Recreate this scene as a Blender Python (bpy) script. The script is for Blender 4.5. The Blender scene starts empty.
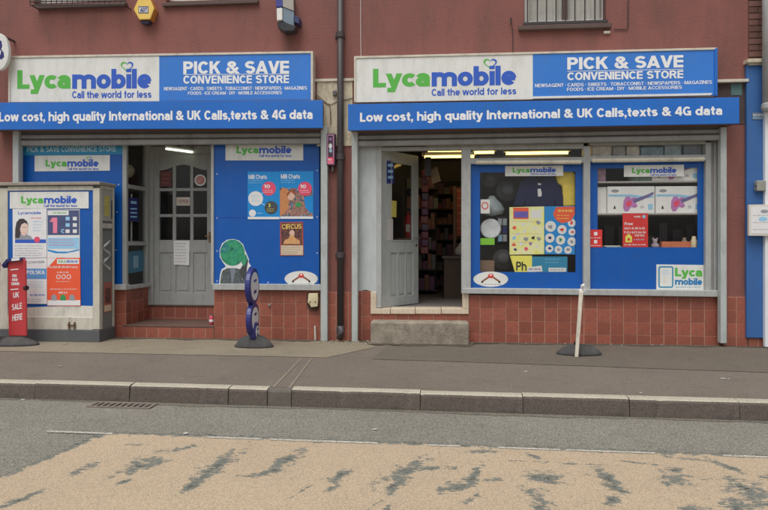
import bpy, bmesh, math, random
from mathutils import Vector, Matrix

random.seed(7)
SC = bpy.context.scene
COL = SC.collection

# ------------------------------------------------------------------ camera
F, CX, HY, D, H, PSI = 600.0, 384.0, 243.0, 7.5, 1.236, math.radians(4.8)
cam = bpy.data.objects.new('camera', bpy.data.cameras.new('camera'))
COL.objects.link(cam)
cam.location = (0, -D, H)
cam.rotation_euler = (math.radians(90), 0, PSI)
cam.data.sensor_width = 36
cam.data.lens = F / 768 * 36
cam.data.shift_y = -(255 - HY) / 768
cam.data.clip_start = 0.05
cam.data.clip_end = 2000
SC.camera = cam

# ------------------------------------------------------------------ sky, sun, exposure
world = bpy.data.worlds.new('World')
SC.world = world
world.use_nodes = True
nt = world.node_tree
nt.nodes.clear()
sky = nt.nodes.new('ShaderNodeTexSky')
sky.sky_type = 'NISHITA'
sky.sun_disc = False
sky.sun_elevation = math.radians(64)
sky.sun_rotation = math.radians(200)
sky.dust_density = 4
sky.ozone_density = 1
hs = nt.nodes.new('ShaderNodeHueSaturation')
hs.inputs['Saturation'].default_value = 0.22
bg = nt.nodes.new('ShaderNodeBackground')
bg.inputs['Strength'].default_value = 0.11
wo = nt.nodes.new('ShaderNodeOutputWorld')
nt.links.new(sky.outputs[0], hs.inputs['Color'])
nt.links.new(hs.outputs[0], bg.inputs['Color'])
nt.links.new(bg.outputs[0], wo.inputs['Surface'])
sun = bpy.data.objects.new('sun', bpy.data.lights.new('sun', 'SUN'))
COL.objects.link(sun)
sun.data.energy = 1.5
sun.data.angle = math.radians(40)
sun.data.color = (1.0, 0.965, 0.92)
sun.location = (0, -10, 12)
sun.rotation_euler = (math.radians(26), 0, math.radians(-20))
SC.view_settings.view_transform = 'Standard'
SC.view_settings.look = 'None'
SC.view_settings.exposure = 0.12
SC.view_settings.gamma = 1.0
SC.view_settings.use_curve_mapping = False

# ------------------------------------------------------------------ pixel -> place
FW = Vector((-math.sin(PSI), math.cos(PSI), 0))
RT = Vector((math.cos(PSI), math.sin(PSI), 0))
CAM = Vector((0, -D, H))
def ray(px, py):
    return FW + RT * ((px - CX) / F) + Vector((0, 0, (HY - py) / F))
def W(px, py, y=0.0):                       # point on the wall-parallel plane y
    d = ray(px, py); return CAM + d * ((y + D) / d.y)
def G(px, py, z=0.0):                       # point on a level plane z
    d = ray(px, py); return CAM + d * ((z - H) / d.z)
def WP(px, py, p0, dr):                     # point on the upright plane through p0 along dr
    n = Vector((dr.y, -dr.x, 0)); d = ray(px, py)
    return CAM + d * ((p0 - CAM).dot(n) / d.dot(n))
def proj(p):
    v = Vector(p) - CAM; t = v.dot(FW)
    return CX + F * v.dot(RT) / t, HY - F * v.z / t
def R4(x0, y0, x1, y1, y):                  # level rectangle X0, X1, Z0, Z1 on plane y
    ym, xm = (y0 + y1) / 2, (x0 + x1) / 2
    return W(x0, ym, y).x, W(x1, ym, y).x, W(xm, y1, y).z, W(xm, y0, y).z

# ------------------------------------------------------------------ materials
def lin(c):
    c = c / 255.0
    return c / 12.92 if c <= 0.04045 else ((c + 0.055) / 1.055) ** 2.4
def S(r, g, b, k=0.9):                      # base colour that shows as r,g,b on an upright surface in this daylight
    return tuple(min(0.9, lin(v) * k / 0.80) for v in (r, g, b))
MATS = {}
def mat(name, col, rough=0.6, var=0.08, vs=6.0, bump=0.0, bs=80.0, metal=0.0, dirt=0.0, dcol=(0.10, 0.085, 0.07), ds=3.0, rnd=0.0, spec=0.5, streak=3.0):
    if name in MATS: return MATS[name]
    m = bpy.data.materials.new(name); m.use_nodes = True
    t = m.node_tree; N = t.nodes; L = t.links
    b = N['Principled BSDF']
    b.inputs['Roughness'].default_value = rough
    b.inputs['Metallic'].default_value = metal
    b.inputs['Specular IOR Level'].default_value = spec
    tc = N.new('ShaderNodeTexCoord')
    rgb = N.new('ShaderNodeRGB'); rgb.outputs[0].default_value = (*col, 1)
    out = rgb.outputs[0]
    if var > 0:
        n = N.new('ShaderNodeTexNoise'); n.inputs['Scale'].default_value = vs; n.inputs['Detail'].default_value = 6; n.inputs['Roughness'].default_value = 0.65
        L.new(tc.outputs['Object'], n.inputs['Vector'])
        mr = N.new('ShaderNodeMapRange'); mr.inputs[1].default_value = 0.25; mr.inputs[2].default_value = 0.75
        mr.inputs[3].default_value = 1 - var; mr.inputs[4].default_value = 1 + var
        L.new(n.outputs['Fac'], mr.inputs[0])
        vm = N.new('ShaderNodeVectorMath'); vm.operation = 'SCALE'
        L.new(out, vm.inputs[0]); L.new(mr.outputs[0], vm.inputs['Scale']); out = vm.outputs[0]
        rm = N.new('ShaderNodeMapRange'); rm.inputs[3].default_value = max(0.05, rough - 0.1); rm.inputs[4].default_value = min(1, rough + 0.1)
        L.new(n.outputs['Fac'], rm.inputs[0]); L.new(rm.outputs[0], b.inputs['Roughness'])
    if rnd > 0:
        oi = N.new('ShaderNodeObjectInfo')
        mr = N.new('ShaderNodeMapRange'); mr.inputs[3].default_value = 1 - rnd; mr.inputs[4].default_value = 1 + rnd
        L.new(oi.outputs['Random'], mr.inputs[0])
        vm = N.new('ShaderNodeVectorMath'); vm.operation = 'SCALE'
        L.new(out, vm.inputs[0]); L.new(mr.outputs[0], vm.inputs['Scale']); out = vm.outputs[0]
    if dirt > 0:
        mp = N.new('ShaderNodeMapping'); mp.inputs['Scale'].default_value = (streak, streak, 1.0)
        L.new(tc.outputs['Object'], mp.inputs['Vector'])
        n = N.new('ShaderNodeTexNoise'); n.inputs['Scale'].default_value = ds; n.inputs['Detail'].default_value = 8; n.inputs['Roughness'].default_value = 0.72
        L.new(mp.outputs[0], n.inputs['Vector'])
        mr = N.new('ShaderNodeMapRange'); mr.inputs[1].default_value = 0.46; mr.inputs[2].default_value = 0.74
        mr.inputs[3].default_value = 0; mr.inputs[4].default_value = dirt
        L.new(n.outputs['Fac'], mr.inputs[0])
        mx = N.new('ShaderNodeMix'); mx.data_type = 'RGBA'
        L.new(mr.outputs[0], mx.inputs[0]); L.new(out, mx.inputs[6]); mx.inputs[7].default_value = (*dcol, 1); out = mx.outputs[2]
    L.new(out, b.inputs['Base Color'])
    if bump > 0:
        n = N.new('ShaderNodeTexNoise'); n.inputs['Scale'].default_value = bs; n.inputs['Detail'].default_value = 4
        L.new(tc.outputs['Object'], n.inputs['Vector'])
        bp = N.new('ShaderNodeBump'); bp.inputs['Strength'].default_value = bump; bp.inputs['Distance'].default_value = 0.01
        L.new(n.outputs['Fac'], bp.inputs['Height']); L.new(bp.outputs[0], b.inputs['Normal'])
    MATS[name] = m
    return m
def emis(name, col, st):
    if name in MATS: return MATS[name]
    m = bpy.data.materials.new(name); m.use_nodes = True
    b = m.node_tree.nodes['Principled BSDF']
    b.inputs['Base Color'].default_value = (*col, 1)
    b.inputs['Emission Color'].default_value = (*col, 1)
    b.inputs['Emission Strength'].default_value = st
    MATS[name] = m; return m
def glassmat(name, tint=0.92, rough=0.03, film=0.0, ior=1.5):
    m = bpy.data.materials.new(name); m.use_nodes = True
    t = m.node_tree; N = t.nodes; L = t.links; N.clear()
    o = N.new('ShaderNodeOutputMaterial'); tr = N.new('ShaderNodeBsdfTransparent'); tr.inputs[0].default_value = (tint, tint, tint * 0.99, 1)
    gl = N.new('ShaderNodeBsdfGlossy'); gl.inputs['Roughness'].default_value = rough
    fr = N.new('ShaderNodeFresnel'); fr.inputs[0].default_value = ior
    mx = N.new('ShaderNodeMixShader')
    ge = N.new('ShaderNodeNewGeometry'); iv = N.new('ShaderNodeMath'); iv.operation = 'SUBTRACT'; iv.inputs[0].default_value = 1; L.new(ge.outputs['Backfacing'], iv.inputs[1])
    fm = N.new('ShaderNodeMath'); fm.operation = 'MULTIPLY'; L.new(fr.outputs[0], fm.inputs[0]); L.new(iv.outputs[0], fm.inputs[1])   # one reflection per pane
    L.new(fm.outputs[0], mx.inputs[0]); L.new(tr.outputs[0], mx.inputs[1]); L.new(gl.outputs[0], mx.inputs[2])
    last = mx.outputs[0]
    if film > 0:                             # dust film on the pane
        tc = N.new('ShaderNodeTexCoord'); n = N.new('ShaderNodeTexNoise'); n.inputs['Scale'].default_value = 5; n.inputs['Detail'].default_value = 6
        L.new(tc.outputs['Object'], n.inputs['Vector'])
        mr = N.new('ShaderNodeMapRange'); mr.inputs[3].default_value = film * 0.4; mr.inputs[4].default_value = film * 1.6
        L.new(n.outputs['Fac'], mr.inputs[0])
        df = N.new('ShaderNodeBsdfDiffuse'); df.inputs[0].default_value = (0.5, 0.49, 0.47, 1)
        m2 = N.new('ShaderNodeMixShader'); L.new(mr.outputs[0], m2.inputs[0]); L.new(last, m2.inputs[1]); L.new(df.outputs[0], m2.inputs[2]); last = m2.outputs[0]
    L.new(last, o.inputs[0]); MATS[name] = m
    return m

def photoprint(name, cols, scale=25.0, stretch=(1, 1, 1), detail=3.0):   # printed picture: patches of several inks
    if name in MATS: return MATS[name]
    m = bpy.data.materials.new(name); m.use_nodes = True
    t = m.node_tree; N = t.nodes; L = t.links; b = N['Principled BSDF']; b.inputs['Roughness'].default_value = .5
    tc = N.new('ShaderNodeTexCoord'); mp = N.new('ShaderNodeMapping'); mp.inputs['Scale'].default_value = stretch; L.new(tc.outputs['Object'], mp.inputs[0])
    n = N.new('ShaderNodeTexNoise'); n.inputs['Scale'].default_value = scale; n.inputs['Detail'].default_value = detail; n.inputs['Distortion'].default_value = .6; L.new(mp.outputs[0], n.inputs['Vector'])
    cr = N.new('ShaderNodeValToRGB'); e = cr.color_ramp.elements
    while len(e) < len(cols): e.new(.5)
    for k, c in enumerate(cols): e[k].position = .28 + .44 * k / (len(cols) - 1); e[k].color = (*S(*c), 1)
    L.new(n.outputs['Fac'], cr.inputs[0]); L.new(cr.outputs[0], b.inputs['Base Color']); MATS[name] = m
    return m
# ------------------------------------------------------------------ mesh helpers
ORG = {}
class MB:
    def __init__(s): s.v = []; s.f = []
    def add(s, vs, fs):
        k = len(s.v); s.v += [Vector(v) for v in vs]; s.f += [[i + k for i in f] for f in fs]; return s
    def box(s, x0, x1, y0, y1, z0, z1):
        return s.add([(x0, y0, z0), (x1, y0, z0), (x1, y1, z0), (x0, y1, z0), (x0, y0, z1), (x1, y0, z1), (x1, y1, z1), (x0, y1, z1)],
                     [(0, 3, 2, 1), (4, 5, 6, 7), (0, 1, 5, 4), (1, 2, 6, 5), (2, 3, 7, 6), (3, 0, 4, 7)])
    def prism(s, pts, off):                  # polygon of 3-D points swept by off
        n = len(pts); off = Vector(off); pts = [Vector(p) for p in pts]
        return s.add(pts + [p + off for p in pts],
                     [list(range(n)), list(range(2 * n - 1, n - 1, -1))] + [[i, n + i, n + (i + 1) % n, (i + 1) % n] for i in range(n)])
    def ring(s, outer, inner, off):          # frame between two equal-length outlines, swept by off
        n = len(outer); off = Vector(off); o = [Vector(p) for p in outer]; i_ = [Vector(p) for p in inner]
        vs = o + i_ + [p + off for p in o] + [p + off for p in i_]; fs = []
        for k in range(n):
            j = (k + 1) % n
            fs += [[k, j, n + j, n + k], [2 * n + k, 3 * n + k, 3 * n + j, 2 * n + j], [k, 2 * n + k, 2 * n + j, j], [n + k, n + j, 3 * n + j, 3 * n + k]]
        return s.add(vs, fs)
    def tube(s, path, r, n=8, cap=True):
        path = [Vector(p) for p in path]; rs = r if isinstance(r, (list, tuple)) else [r] * len(path)
        k = len(s.v); fs = []; vs = []
        for i, p in enumerate(path):
            t = (path[min(i + 1, len(path) - 1)] - path[max(i - 1, 0)]).normalized()
            a = t.cross(Vector((0, 0, 1)) if abs(t.z) < 0.9 else Vector((1, 0, 0))).normalized(); b = t.cross(a)
            for q in range(n):
                an = 2 * math.pi * q / n; vs.append(p + (a * math.cos(an) + b * math.sin(an)) * rs[i])
        for i in range(len(path) - 1):
            for q in range(n):
                fs.append([i * n + q, i * n + (q + 1) % n, (i + 1) * n + (q + 1) % n, (i + 1) * n + q])
        if cap: fs += [list(range(n))[::-1], list(range((len(path) - 1) * n, len(path) * n))]
        return s.add(vs, fs)
    def lathe(s, c, prof, n=24, sx=1.0, sy=1.0, rot=0.0):   # prof: (radius, z)
        c = Vector(c); vs = []; fs = []
        cr, sr = math.cos(rot), math.sin(rot)
        for r, z in prof:
            for q in range(n):
                a = 2 * math.pi * q / n; x, y = r * math.cos(a) * sx, r * math.sin(a) * sy
                vs.append(c + Vector((x * cr - y * sr, x * sr + y * cr, z)))
        for i in range(len(prof) - 1):
            for q in range(n): fs.append([i * n + q, i * n + (q + 1) % n, (i + 1) * n + (q + 1) % n, (i + 1) * n + q])
        fs += [list(range(n))[::-1], list(range((len(prof) - 1) * n, len(prof) * n))]
        return s.add(vs, fs)
    def disc(s, c, n_, r, th, up=Vector((0, 0, 1)), ry=None, seg=32):   # upright disc facing n_, front at c
        c = Vector(c); n_ = Vector(n_).normalized(); u = up.cross(n_).normalized(); w = n_.cross(u)
        ry = ry or r
        return s.prism([c + u * r * math.cos(2 * math.pi * k / seg) + w * ry * math.sin(2 * math.pi * k / seg) for k in range(seg)], -n_ * th)

def tag(o, label=None, cat=None, group=None, kind=None):
    for k, v in (('label', label), ('category', cat), ('group', group), ('kind', kind)):
        if v: o[k] = v
    return o
def empty(name, loc, label=None, cat=None, group=None, kind=None, parent=None):
    o = bpy.data.objects.new(name, None); COL.objects.link(o)
    o.empty_display_size = 0.1
    loc = Vector(loc); o.location = loc - (ORG[parent.name] if parent else Vector())
    if parent: o.parent = parent
    ORG[o.name] = loc
    return tag(o, label, cat, group, kind)
def mk(name, mb, m, parent=None, label=None, cat=None, group=None, kind=None, bevel=0.0, seg=1, smooth=False, recalc=True):
    vs = mb.v
    lo = [min(v[i] for v in vs) for i in range(3)]; hi = [max(v[i] for v in vs) for i in range(3)]
    o0 = Vector(((lo[0] + hi[0]) / 2, (lo[1] + hi[1]) / 2, lo[2]))
    me = bpy.data.meshes.new(name)
    me.from_pydata([v - o0 for v in vs], [], mb.f)
    if recalc:
        b = bmesh.new(); b.from_mesh(me); bmesh.ops.recalc_face_normals(b, faces=b.faces); b.to_mesh(me); b.free()
    if smooth: me.polygons.foreach_set('use_smooth', [True] * len(me.polygons))
    me.materials.append(m)
    ob = bpy.data.objects.new(name, me); COL.objects.link(ob)
    ob.location = o0 - (ORG[parent.name] if parent else Vector())
    if parent: ob.parent = parent
    ORG[ob.name] = o0
    if bevel > 0:
        bv = ob.modifiers.new('bevel', 'BEVEL'); bv.width = bevel; bv.segments = seg; bv.limit_method = 'ANGLE'; bv.angle_limit = math.radians(40)
        bv.harden_normals = False
    return tag(ob, label, cat, group, kind)

# -- helpers that lay things on wall-parallel planes, given in photograph pixels
def rect(x0, y0, x1, y1, y):
    a, b, c, d = R4(x0, y0, x1, y1, y)
    return [Vector((a, y, d)), Vector((b, y, d)), Vector((b, y, c)), Vector((a, y, c))]
def quad(pts, y): return [W(px, py, y) for px, py in pts]
def slab(name, px, y, th, m, parent=None, **k):        # level slab, front at y, th deep
    pts = rect(*px, y) if not isinstance(px[0], (tuple, list)) else quad(px, y)
    return mk(name, MB().prism(pts, (0, th, 0)), m, parent, **k)
def flat(name, pts, y, m, parent, th=0.0008):           # print: thin polygon on plane y
    return mk(name, MB().prism(quad(pts, y), (0, th, 0)), m, parent)
def ell(cx, cy, rx, ry, n=24, a0=0, a1=2 * math.pi):
    return [(cx + rx * math.cos(a0 + (a1 - a0) * k / n), cy - ry * math.sin(a0 + (a1 - a0) * k / n)) for k in range(n + (0 if a1 - a0 > 6.28 else 1))]
# -- lettering: a bold grotesque drawn as strokes (cap height 1)
def _arc(cx, cy, rx, ry, a0, a1, n=12):
    return [(cx + rx * math.cos(math.radians(a0 + (a1 - a0) * k / n)), cy + ry * math.sin(math.radians(a0 + (a1 - a0) * k / n))) for k in range(n + 1)]
def _rib(pts, w, closed=False):
    n = len(pts); out = []
    for i, p in enumerate(pts):
        a = pts[(i - 1) % n] if (closed or i > 0) else p; b = pts[(i + 1) % n] if (closed or i < n - 1) else p
        d1 = (p[0] - a[0], p[1] - a[1]); d2 = (b[0] - p[0], b[1] - p[1])
        def nrm(d): l = math.hypot(*d); return (d[0] / l, d[1] / l) if l > 1e-9 else None
        u, v = nrm(d1), nrm(d2); u = u or v; v = v or u
        m = (u[0] + v[0], u[1] + v[1]); l = math.hypot(*m) or 1; m = (m[0] / l, m[1] / l)
        c = max(.5, m[0] * u[0] + m[1] * u[1]); k = w / 2 / c
        out.append(((p[0] - m[1] * k, p[1] + m[0] * k), (p[0] + m[1] * k, p[1] - m[0] * k)))
    if closed: out.append(out[0])
    return out
def glyph(ch, w):
    h = w / 2; X = .73; s = []; L = lambda *p: s.append((_rib(list(p), w)))
    def A(p): s.append(_rib(p, w))
    def O(cx, cy, rx, ry): s.append(_rib(_arc(cx, cy, rx, ry, 0, 360, 24)[:-1], w, True))
    def Dg(x0, y0, x1, y1):
        k = h * math.hypot(x1 - x0, y1 - y0) / abs(y1 - y0); s.append([((x0 - k, y0), (x0 + k, y0)), ((x1 - k, y1), (x1 + k, y1))])
    def SS(H_, W_):
        c = W_ / 2; m = H_ * .515; A(_arc(c, (H_ - h + m) / 2, c - h, (H_ - h - m) / 2, 25, 270) + _arc(c, (m + h) / 2, c - h, (m - h) / 2, 90, -155)[1:])
    adv = .66
    if ch == ' ': return .30, s
    if ch in '.,·': 
        y = .42 if ch == '·' else 0
        s.append([((0, y), (0, y + w)), ((w, y), (w, y + w))]); adv = w
        if ch == ',': s.append([((w * .45, -.2), (w * .1, -.2)), ((w, 0), (w * .35, 0))])
    elif ch == 'A': Dg(.07, 0, .37, 1); Dg(.67, 0, .37, 1); L((.2, .27), (.54, .27)); adv = .76
    elif ch == 'B': L((h, 0), (h, 1)); A([(h, 1 - h), (.36, 1 - h)] + _arc(.38, .76, .26 - h, .24 - h, 90, -90) + [(h, .52)]); A([(.3, .52), (.4, .52)] + _arc(.42, .29, .28 - h, .25 - h * .6, 90, -90) + [(h, h)]); adv = .70
    elif ch == 'C': A(_arc(.38, .5, .38 - h, .5 - h, 38, 322, 20)); adv = .72
    elif ch == 'D': L((h, 0), (h, 1)); A([(h, 1 - h), (.3, 1 - h)] + _arc(.32, .5, .40 - h, .5 - h, 90, -90, 16) + [(h, h)]); adv = .74
    elif ch == 'E': L((h, 0), (h, 1)); [L((h, y), (.58, y)) for y in (h, .51, 1 - h)]; adv = .6
    elif ch == 'F': L((h, 0), (h, 1)); [L((h, y), (.56, y)) for y in (.48, 1 - h)]; adv = .57
    elif ch == 'G': A(_arc(.39, .5, .39 - h, .5 - h, 42, 330, 20)); L((.42, .43), (.76, .43)); L((.76 - h, .47), (.76 - h, 0)); adv = .76
    elif ch == 'H': L((h, 0), (h, 1)); L((.7 - h, 0), (.7 - h, 1)); L((h, .52), (.7 - h, .52)); adv = .7
    elif ch == 'I': L((h, 0), (h, 1)); adv = w
    elif ch == 'J': A([(.52 - h, 1), (.52 - h, .3)] + _arc(.26, .3, .26 - h, .3 - h, 0, -180)); adv = .52
    elif ch == 'K': L((h, 0), (h, 1)); Dg(.16, .38, .60, 1); Dg(.62, 0, .33, .58); adv = .72
    elif ch == 'L': L((h, 0), (h, 1)); L((h, h), (.56, h)); adv = .57
    elif ch == 'M': L((h, 0), (h, 1)); L((.86 - h, 0), (.86 - h, 1)); Dg(.43, 0, h * 1.3, 1); Dg(.43, 0, .86 - h * 1.3, 1); adv = .86
    elif ch == 'N': L((h, 0), (h, 1)); L((.7 - h, 0), (.7 - h, 1)); Dg(.7 - h * 1.2, 0, h * 1.2, 1); adv = .7
    elif ch == 'O': O(.39, .5, .39 - h, .5 - h); adv = .78
    elif ch == 'P': L((h, 0), (h, 1)); A([(h, 1 - h), (.36, 1 - h)] + _arc(.37, .69, .29 - h, .31 - h, 90, -90) + [(h, .38 + h)]); adv = .66
    elif ch == 'Q': O(.39, .5, .39 - h, .5 - h); Dg(.7, -.03, .48, .26); adv = .78
    elif ch == 'R': L((h, 0), (h, 1)); A([(h, 1 - h), (.38, 1 - h)] + _arc(.39, .70, .29 - h, .30 - h, 90, -90) + [(h, .40 + h)]); Dg(.62, 0, .42, .46); adv = .72
    elif ch == 'S': SS(1, .68); adv = .68
    elif ch == 'T': L((.31, 0), (.31, 1)); L((0, 1 - h), (.62, 1 - h)); adv = .62
    elif ch == 'U': A([(h, 1), (h, .34)] + _arc(.35, .34, .35 - h, .34 - h, 180, 360) + [(.7 - h, 1)]); adv = .7
    elif ch == 'V': Dg(.35, 0, .08, 1); Dg(.35, 0, .62, 1); adv = .70
    elif ch == 'W': Dg(.25, 0, .08, 1); Dg(.25, 0, .48, 1); Dg(.71, 0, .48, 1); Dg(.71, 0, .88, 1); adv = .96
    elif ch == 'X': Dg(.08, 0, .58, 1); Dg(.58, 0, .08, 1); adv = .66
    elif ch == 'Y': L((.33, 0), (.33, .45)); Dg(.33, .4, .08, 1); Dg(.33, .4, .58, 1); adv = .66
    elif ch == 'Z': L((0, h), (.6, h)); L((0, 1 - h), (.6, 1 - h)); Dg(.1, h, .5, 1 - h); adv = .6
    elif ch == '&': Dg(.76, 0, .25, .66); O(.36, .75, .185, .25 - h); A(_arc(.33, .30, .33 - h, .30 - h, 125, 318) + [(.76, .50)]); adv = .84
    elif ch == '4': L((.47, 0), (.47, 1)); Dg(.06, .30, .42, 1); L((0, .28), (.64, .28)); adv = .64
    elif ch == '1': L((.28, 0), (.28, 1)); Dg(.10, .72, .26, 1); adv = .28 + h
    elif ch == '0': O(.31, .5, .31 - h, .5 - h); adv = .62
    elif ch == '3': A(_arc(.3, .745, .28 - h, .255 - h, 150, -90)); A(_arc(.3, .27, .31 - h, .27 - h * .7, 90, -150)); adv = .6
    elif ch == 'a': A(_arc(.30, .46, .30 - h, X - .46 - h, 165, 0) + [(.60 - h, 0)]); c = (.40 + h) / 2; A([(.60 - h, .40), (.26, .40)] + _arc(.25, c, .25 - h, (.40 - h) / 2, 90, 270) + [(.36, h), (.60 - h, h * 1.8)]); adv = .61
    elif ch == 'b': L((h, 0), (h, 1)); O(.35, X / 2, .33 - h, X / 2 - h); adv = .68
    elif ch == 'c': A(_arc(.33, X / 2, .33 - h, X / 2 - h, 42, 318, 18)); adv = .565
    elif ch == 'd': L((.68 - h, 0), (.68 - h, 1)); O(.33, X / 2, .33 - h, X / 2 - h); adv = .68
    elif ch == 'e': A(_arc(.33, X / 2, .33 - h, X / 2 - h, 0, 318, 20)); L((h, X / 2 - .01), (.66 - h * .4, X / 2 - .01)); adv = .66
    elif ch == 'f': A([(.21, 0), (.21, .80)] + _arc(.21 + .17, .80, .17, .20 - h, 180, 95)); L((.02, X - h), (.41, X - h)); adv = .41
    elif ch == 'g': O(.33, X / 2, .33 - h, X / 2 - h); A([(.66 - h, X), (.66 - h, -.02)] + _arc(.33, -.02, .33 - h, .26 - h, 0, -155)); adv = .66
    elif ch == 'h': L((h, 0), (h, 1)); A(_arc(.33, .42, .33 - h, X - .42 - h, 180, 0) + [(.66 - h, 0)]); adv = .66
    elif ch == 'i': L((h, 0), (h, X)); L((h, .83), (h, 1)); adv = w
    elif ch == 'k': L((h, 0), (h, 1)); Dg(.14, .26, .48, X); Dg(.52, 0, .28, .44); adv = .6
    elif ch == 'l': L((h, 0), (h, 1)); adv = w
    elif ch == 'm': L((h, 0), (h, X)); [A(_arc(c, .44, .225, X - .44 - h, 180, 0) + [(c + .225, 0)]) for c in (h + .225, h + .675)]; adv = .9 + w
    elif ch == 'n': L((h, 0), (h, X)); A(_arc(.33, .42, .33 - h, X - .42 - h, 180, 0) + [(.66 - h, 0)]); adv = .66
    elif ch == 'o': O(.34, X / 2, .34 - h, X / 2 - h); adv = .68
    elif ch == 'p': L((h, -.27), (h, X)); O(.35, X / 2, .33 - h, X / 2 - h); adv = .68
    elif ch == 'q': L((.68 - h, -.27), (.68 - h, X)); O(.33, X / 2, .33 - h, X / 2 - h); adv = .68
    elif ch == 'r': L((h, 0), (h, X)); A(_arc(.40, .40, .40 - h, X - .40 - h, 180, 92)); adv = .42
    elif ch == 's': SS(X, .58); adv = .58
    elif ch == 't': A([(.20, .94), (.20, .24)] + _arc(.20 + .15, .24, .15, .24 - h, 180, 275)); L((.01, X - h), (.40, X - h)); adv = .40
    elif ch == 'u': L((.66 - h, 0), (.66 - h, X)); A([(h, X), (h, .31)] + _arc(.33, .31, .33 - h, .31 - h, 180, 360)); adv = .66
    elif ch == 'v': Dg(.3, 0, .08, X); Dg(.3, 0, .52, X); adv = .6
    elif ch == 'w': Dg(.23, 0, .07, X); Dg(.23, 0, .45, X); Dg(.67, 0, .45, X); Dg(.67, 0, .83, X); adv = .9
    elif ch == 'x': Dg(.08, 0, .50, X); Dg(.50, 0, .08, X); adv = .58
    elif ch == 'y': Dg(.31, .0, .08, X); Dg(.22, -.27, .54, X); L((.02, -.27 + h), (.24, -.27 + h)); adv = .62
    elif ch == 'z': L((0, h), (.5, h)); L((0, X - h), (.5, X - h)); Dg(.1, h, .4, X - h); adv = .5
    return adv, s
TXT = {}
def text_glyphs(s, bold):
    """per glyph: (uv points, faces, layer); box of the whole line set to 0..1"""
    if (s, bold) in TXT: return TXT[(s, bold)]
    w = .11 + bold * 2.4; x = 0; gl = []
    for ch in s:
        adv, st = glyph(ch, w); pts, fs, ly = [], [], []
        for k, rb in enumerate(st):
            b = len(pts)
            for i, (l, r) in enumerate(rb): pts += [(l[0] + x, l[1]), (r[0] + x, r[1])]; ly += [k, k]
            for i in range(len(rb) - 1): fs.append([b + 2 * i, b + 2 * i + 1, b + 2 * i + 3, b + 2 * i + 2])
        if pts: gl.append((pts, fs, ly))
        x += adv + (.055 if ch != ' ' else .04) - (.03 if bold > .045 else 0)
    al = [p for g in gl for p in g[0]]
    x0 = min(p[0] for p in al); x1 = max(p[0] for p in al); y0 = min(p[1] for p in al); y1 = max(p[1] for p in al)
    TXT[(s, bold)] = [([((p[0] - x0) / (x1 - x0), (p[1] - y0) / (y1 - y0)) for p in g[0]], g[1], g[2]) for g in gl]
    return TXT[(s, bold)]
def letter(s, corners, m, parent, bold=0.02, name='lettering', split=False):   # corners TL, TR, BR, BL in space
    a, b, c, d = corners; nn = (b - a).cross(a - d).normalized()
    if nn.dot(CAM - a) < 0: nn = -nn
    def place(mb, g):
        o = len(mb.v)
        mb.v += [(d.lerp(c, u)).lerp(a.lerp(b, u), v) + nn * (.00025 * k) for (u, v), k in zip(g[0], g[2])]
        mb.f += [[i + o for i in f] for f in g[1]]
    gl = text_glyphs(s, bold)
    if split:
        for g in gl:
            mb = MB(); place(mb, g); mk('letter', mb, m, parent, recalc=False)
        return
    mb = MB()
    for g in gl: place(mb, g)
    return mk(name, mb, m, parent, recalc=False, kind='stuff')
def ptext(s, x0, ya, x1, yb, h, y, m, parent, bold=0.02, h2=None):
    h2 = h2 or h
    return letter(s, quad([(x0, ya), (x1, yb), (x1, yb + h2), (x0, ya + h)], y), m, parent, bold, split=h > 5.4)

# ------------------------------------------------------------------ colours
RED = mat('red_masonry_paint', S(131, 82, 75), 0.75, 0.17, 0.9, 0.45, 40, dirt=0.6, dcol=(0.115, 0.062, 0.052), ds=1.1, streak=3.2)
CREAM = mat('cream_plaster', S(198, 188, 165), 0.85, 0.10, 4, 0.4, 50, dirt=0.6, ds=5)
TILE = mat('terracotta_tile', S(150, 84, 67), 0.5, 0.25, 9, 0.15, 30, rnd=0.17, dirt=0.75, dcol=(0.11, 0.062, 0.05), ds=4, streak=1)
GROUT = mat('tile_grout', S(170, 130, 112), 0.9, 0.15, 20, 0.3, 100)
GREYF = mat('grey_frame_paint', S(170, 172, 170), 0.5, 0.05, 6, 0.08, 30, dirt=0.35, ds=4)
GREYD = mat('grey_door_paint', S(168, 173, 172), 0.5, 0.05, 5, 0.08, 30, dirt=0.3, ds=4)
GREYDL = mat('grey_door_gloss', S(158, 160, 158), 0.5, 0.05, 5, 0.08, 30, dirt=0.3, ds=4)
STEEL = mat('galvanised_steel', S(150, 148, 145), 0.5, 0.10, 8, 0.1, 40, metal=0.35, dirt=0.45, ds=5, streak=1)
STEELD = mat('shutter_steel_dark', S(95, 92, 92), 0.6, 0.12, 8, dirt=0.4, ds=5, streak=1)
RAIL = mat('rail_paint', S(176, 182, 180), 0.5, 0.06, 6, dirt=0.4, ds=3)
BLUES = mat('sign_blue', S(50, 120, 205), 0.4, 0.08, 2, dirt=0.3, dcol=(0.1, 0.2, 0.42), ds=2)
BLUEB = mat('banner_blue', S(26, 104, 192), 0.4, 0.10, 1.5, dirt=0.35, dcol=(0.05, 0.13, 0.33), ds=2)
VINYL = mat('vinyl_blue', S(0, 84, 168), 0.38, 0.08, 3, 0.03, 4, dirt=0.25, dcol=(0.05, 0.12, 0.33), ds=3)
WHITE = mat('sign_white', S(220, 221, 216), 0.45, 0.04, 3, dirt=0.4, dcol=(0.42, 0.40, 0.34), ds=2.5)
ALU = mat('aluminium_trim', S(205, 198, 184), 0.4, 0.08, 10, dirt=0.5, dcol=(0.2, 0.17, 0.13), ds=6, streak=1)
LETW = mat('letter_white', S(232, 236, 240), 0.4, 0.03, 10)
LGREEN = mat('letter_green', S(88, 178, 72), 0.4, 0.03, 10)
LBLUE = mat('letter_blue', S(48, 92, 190), 0.4, 0.03, 10)
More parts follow.
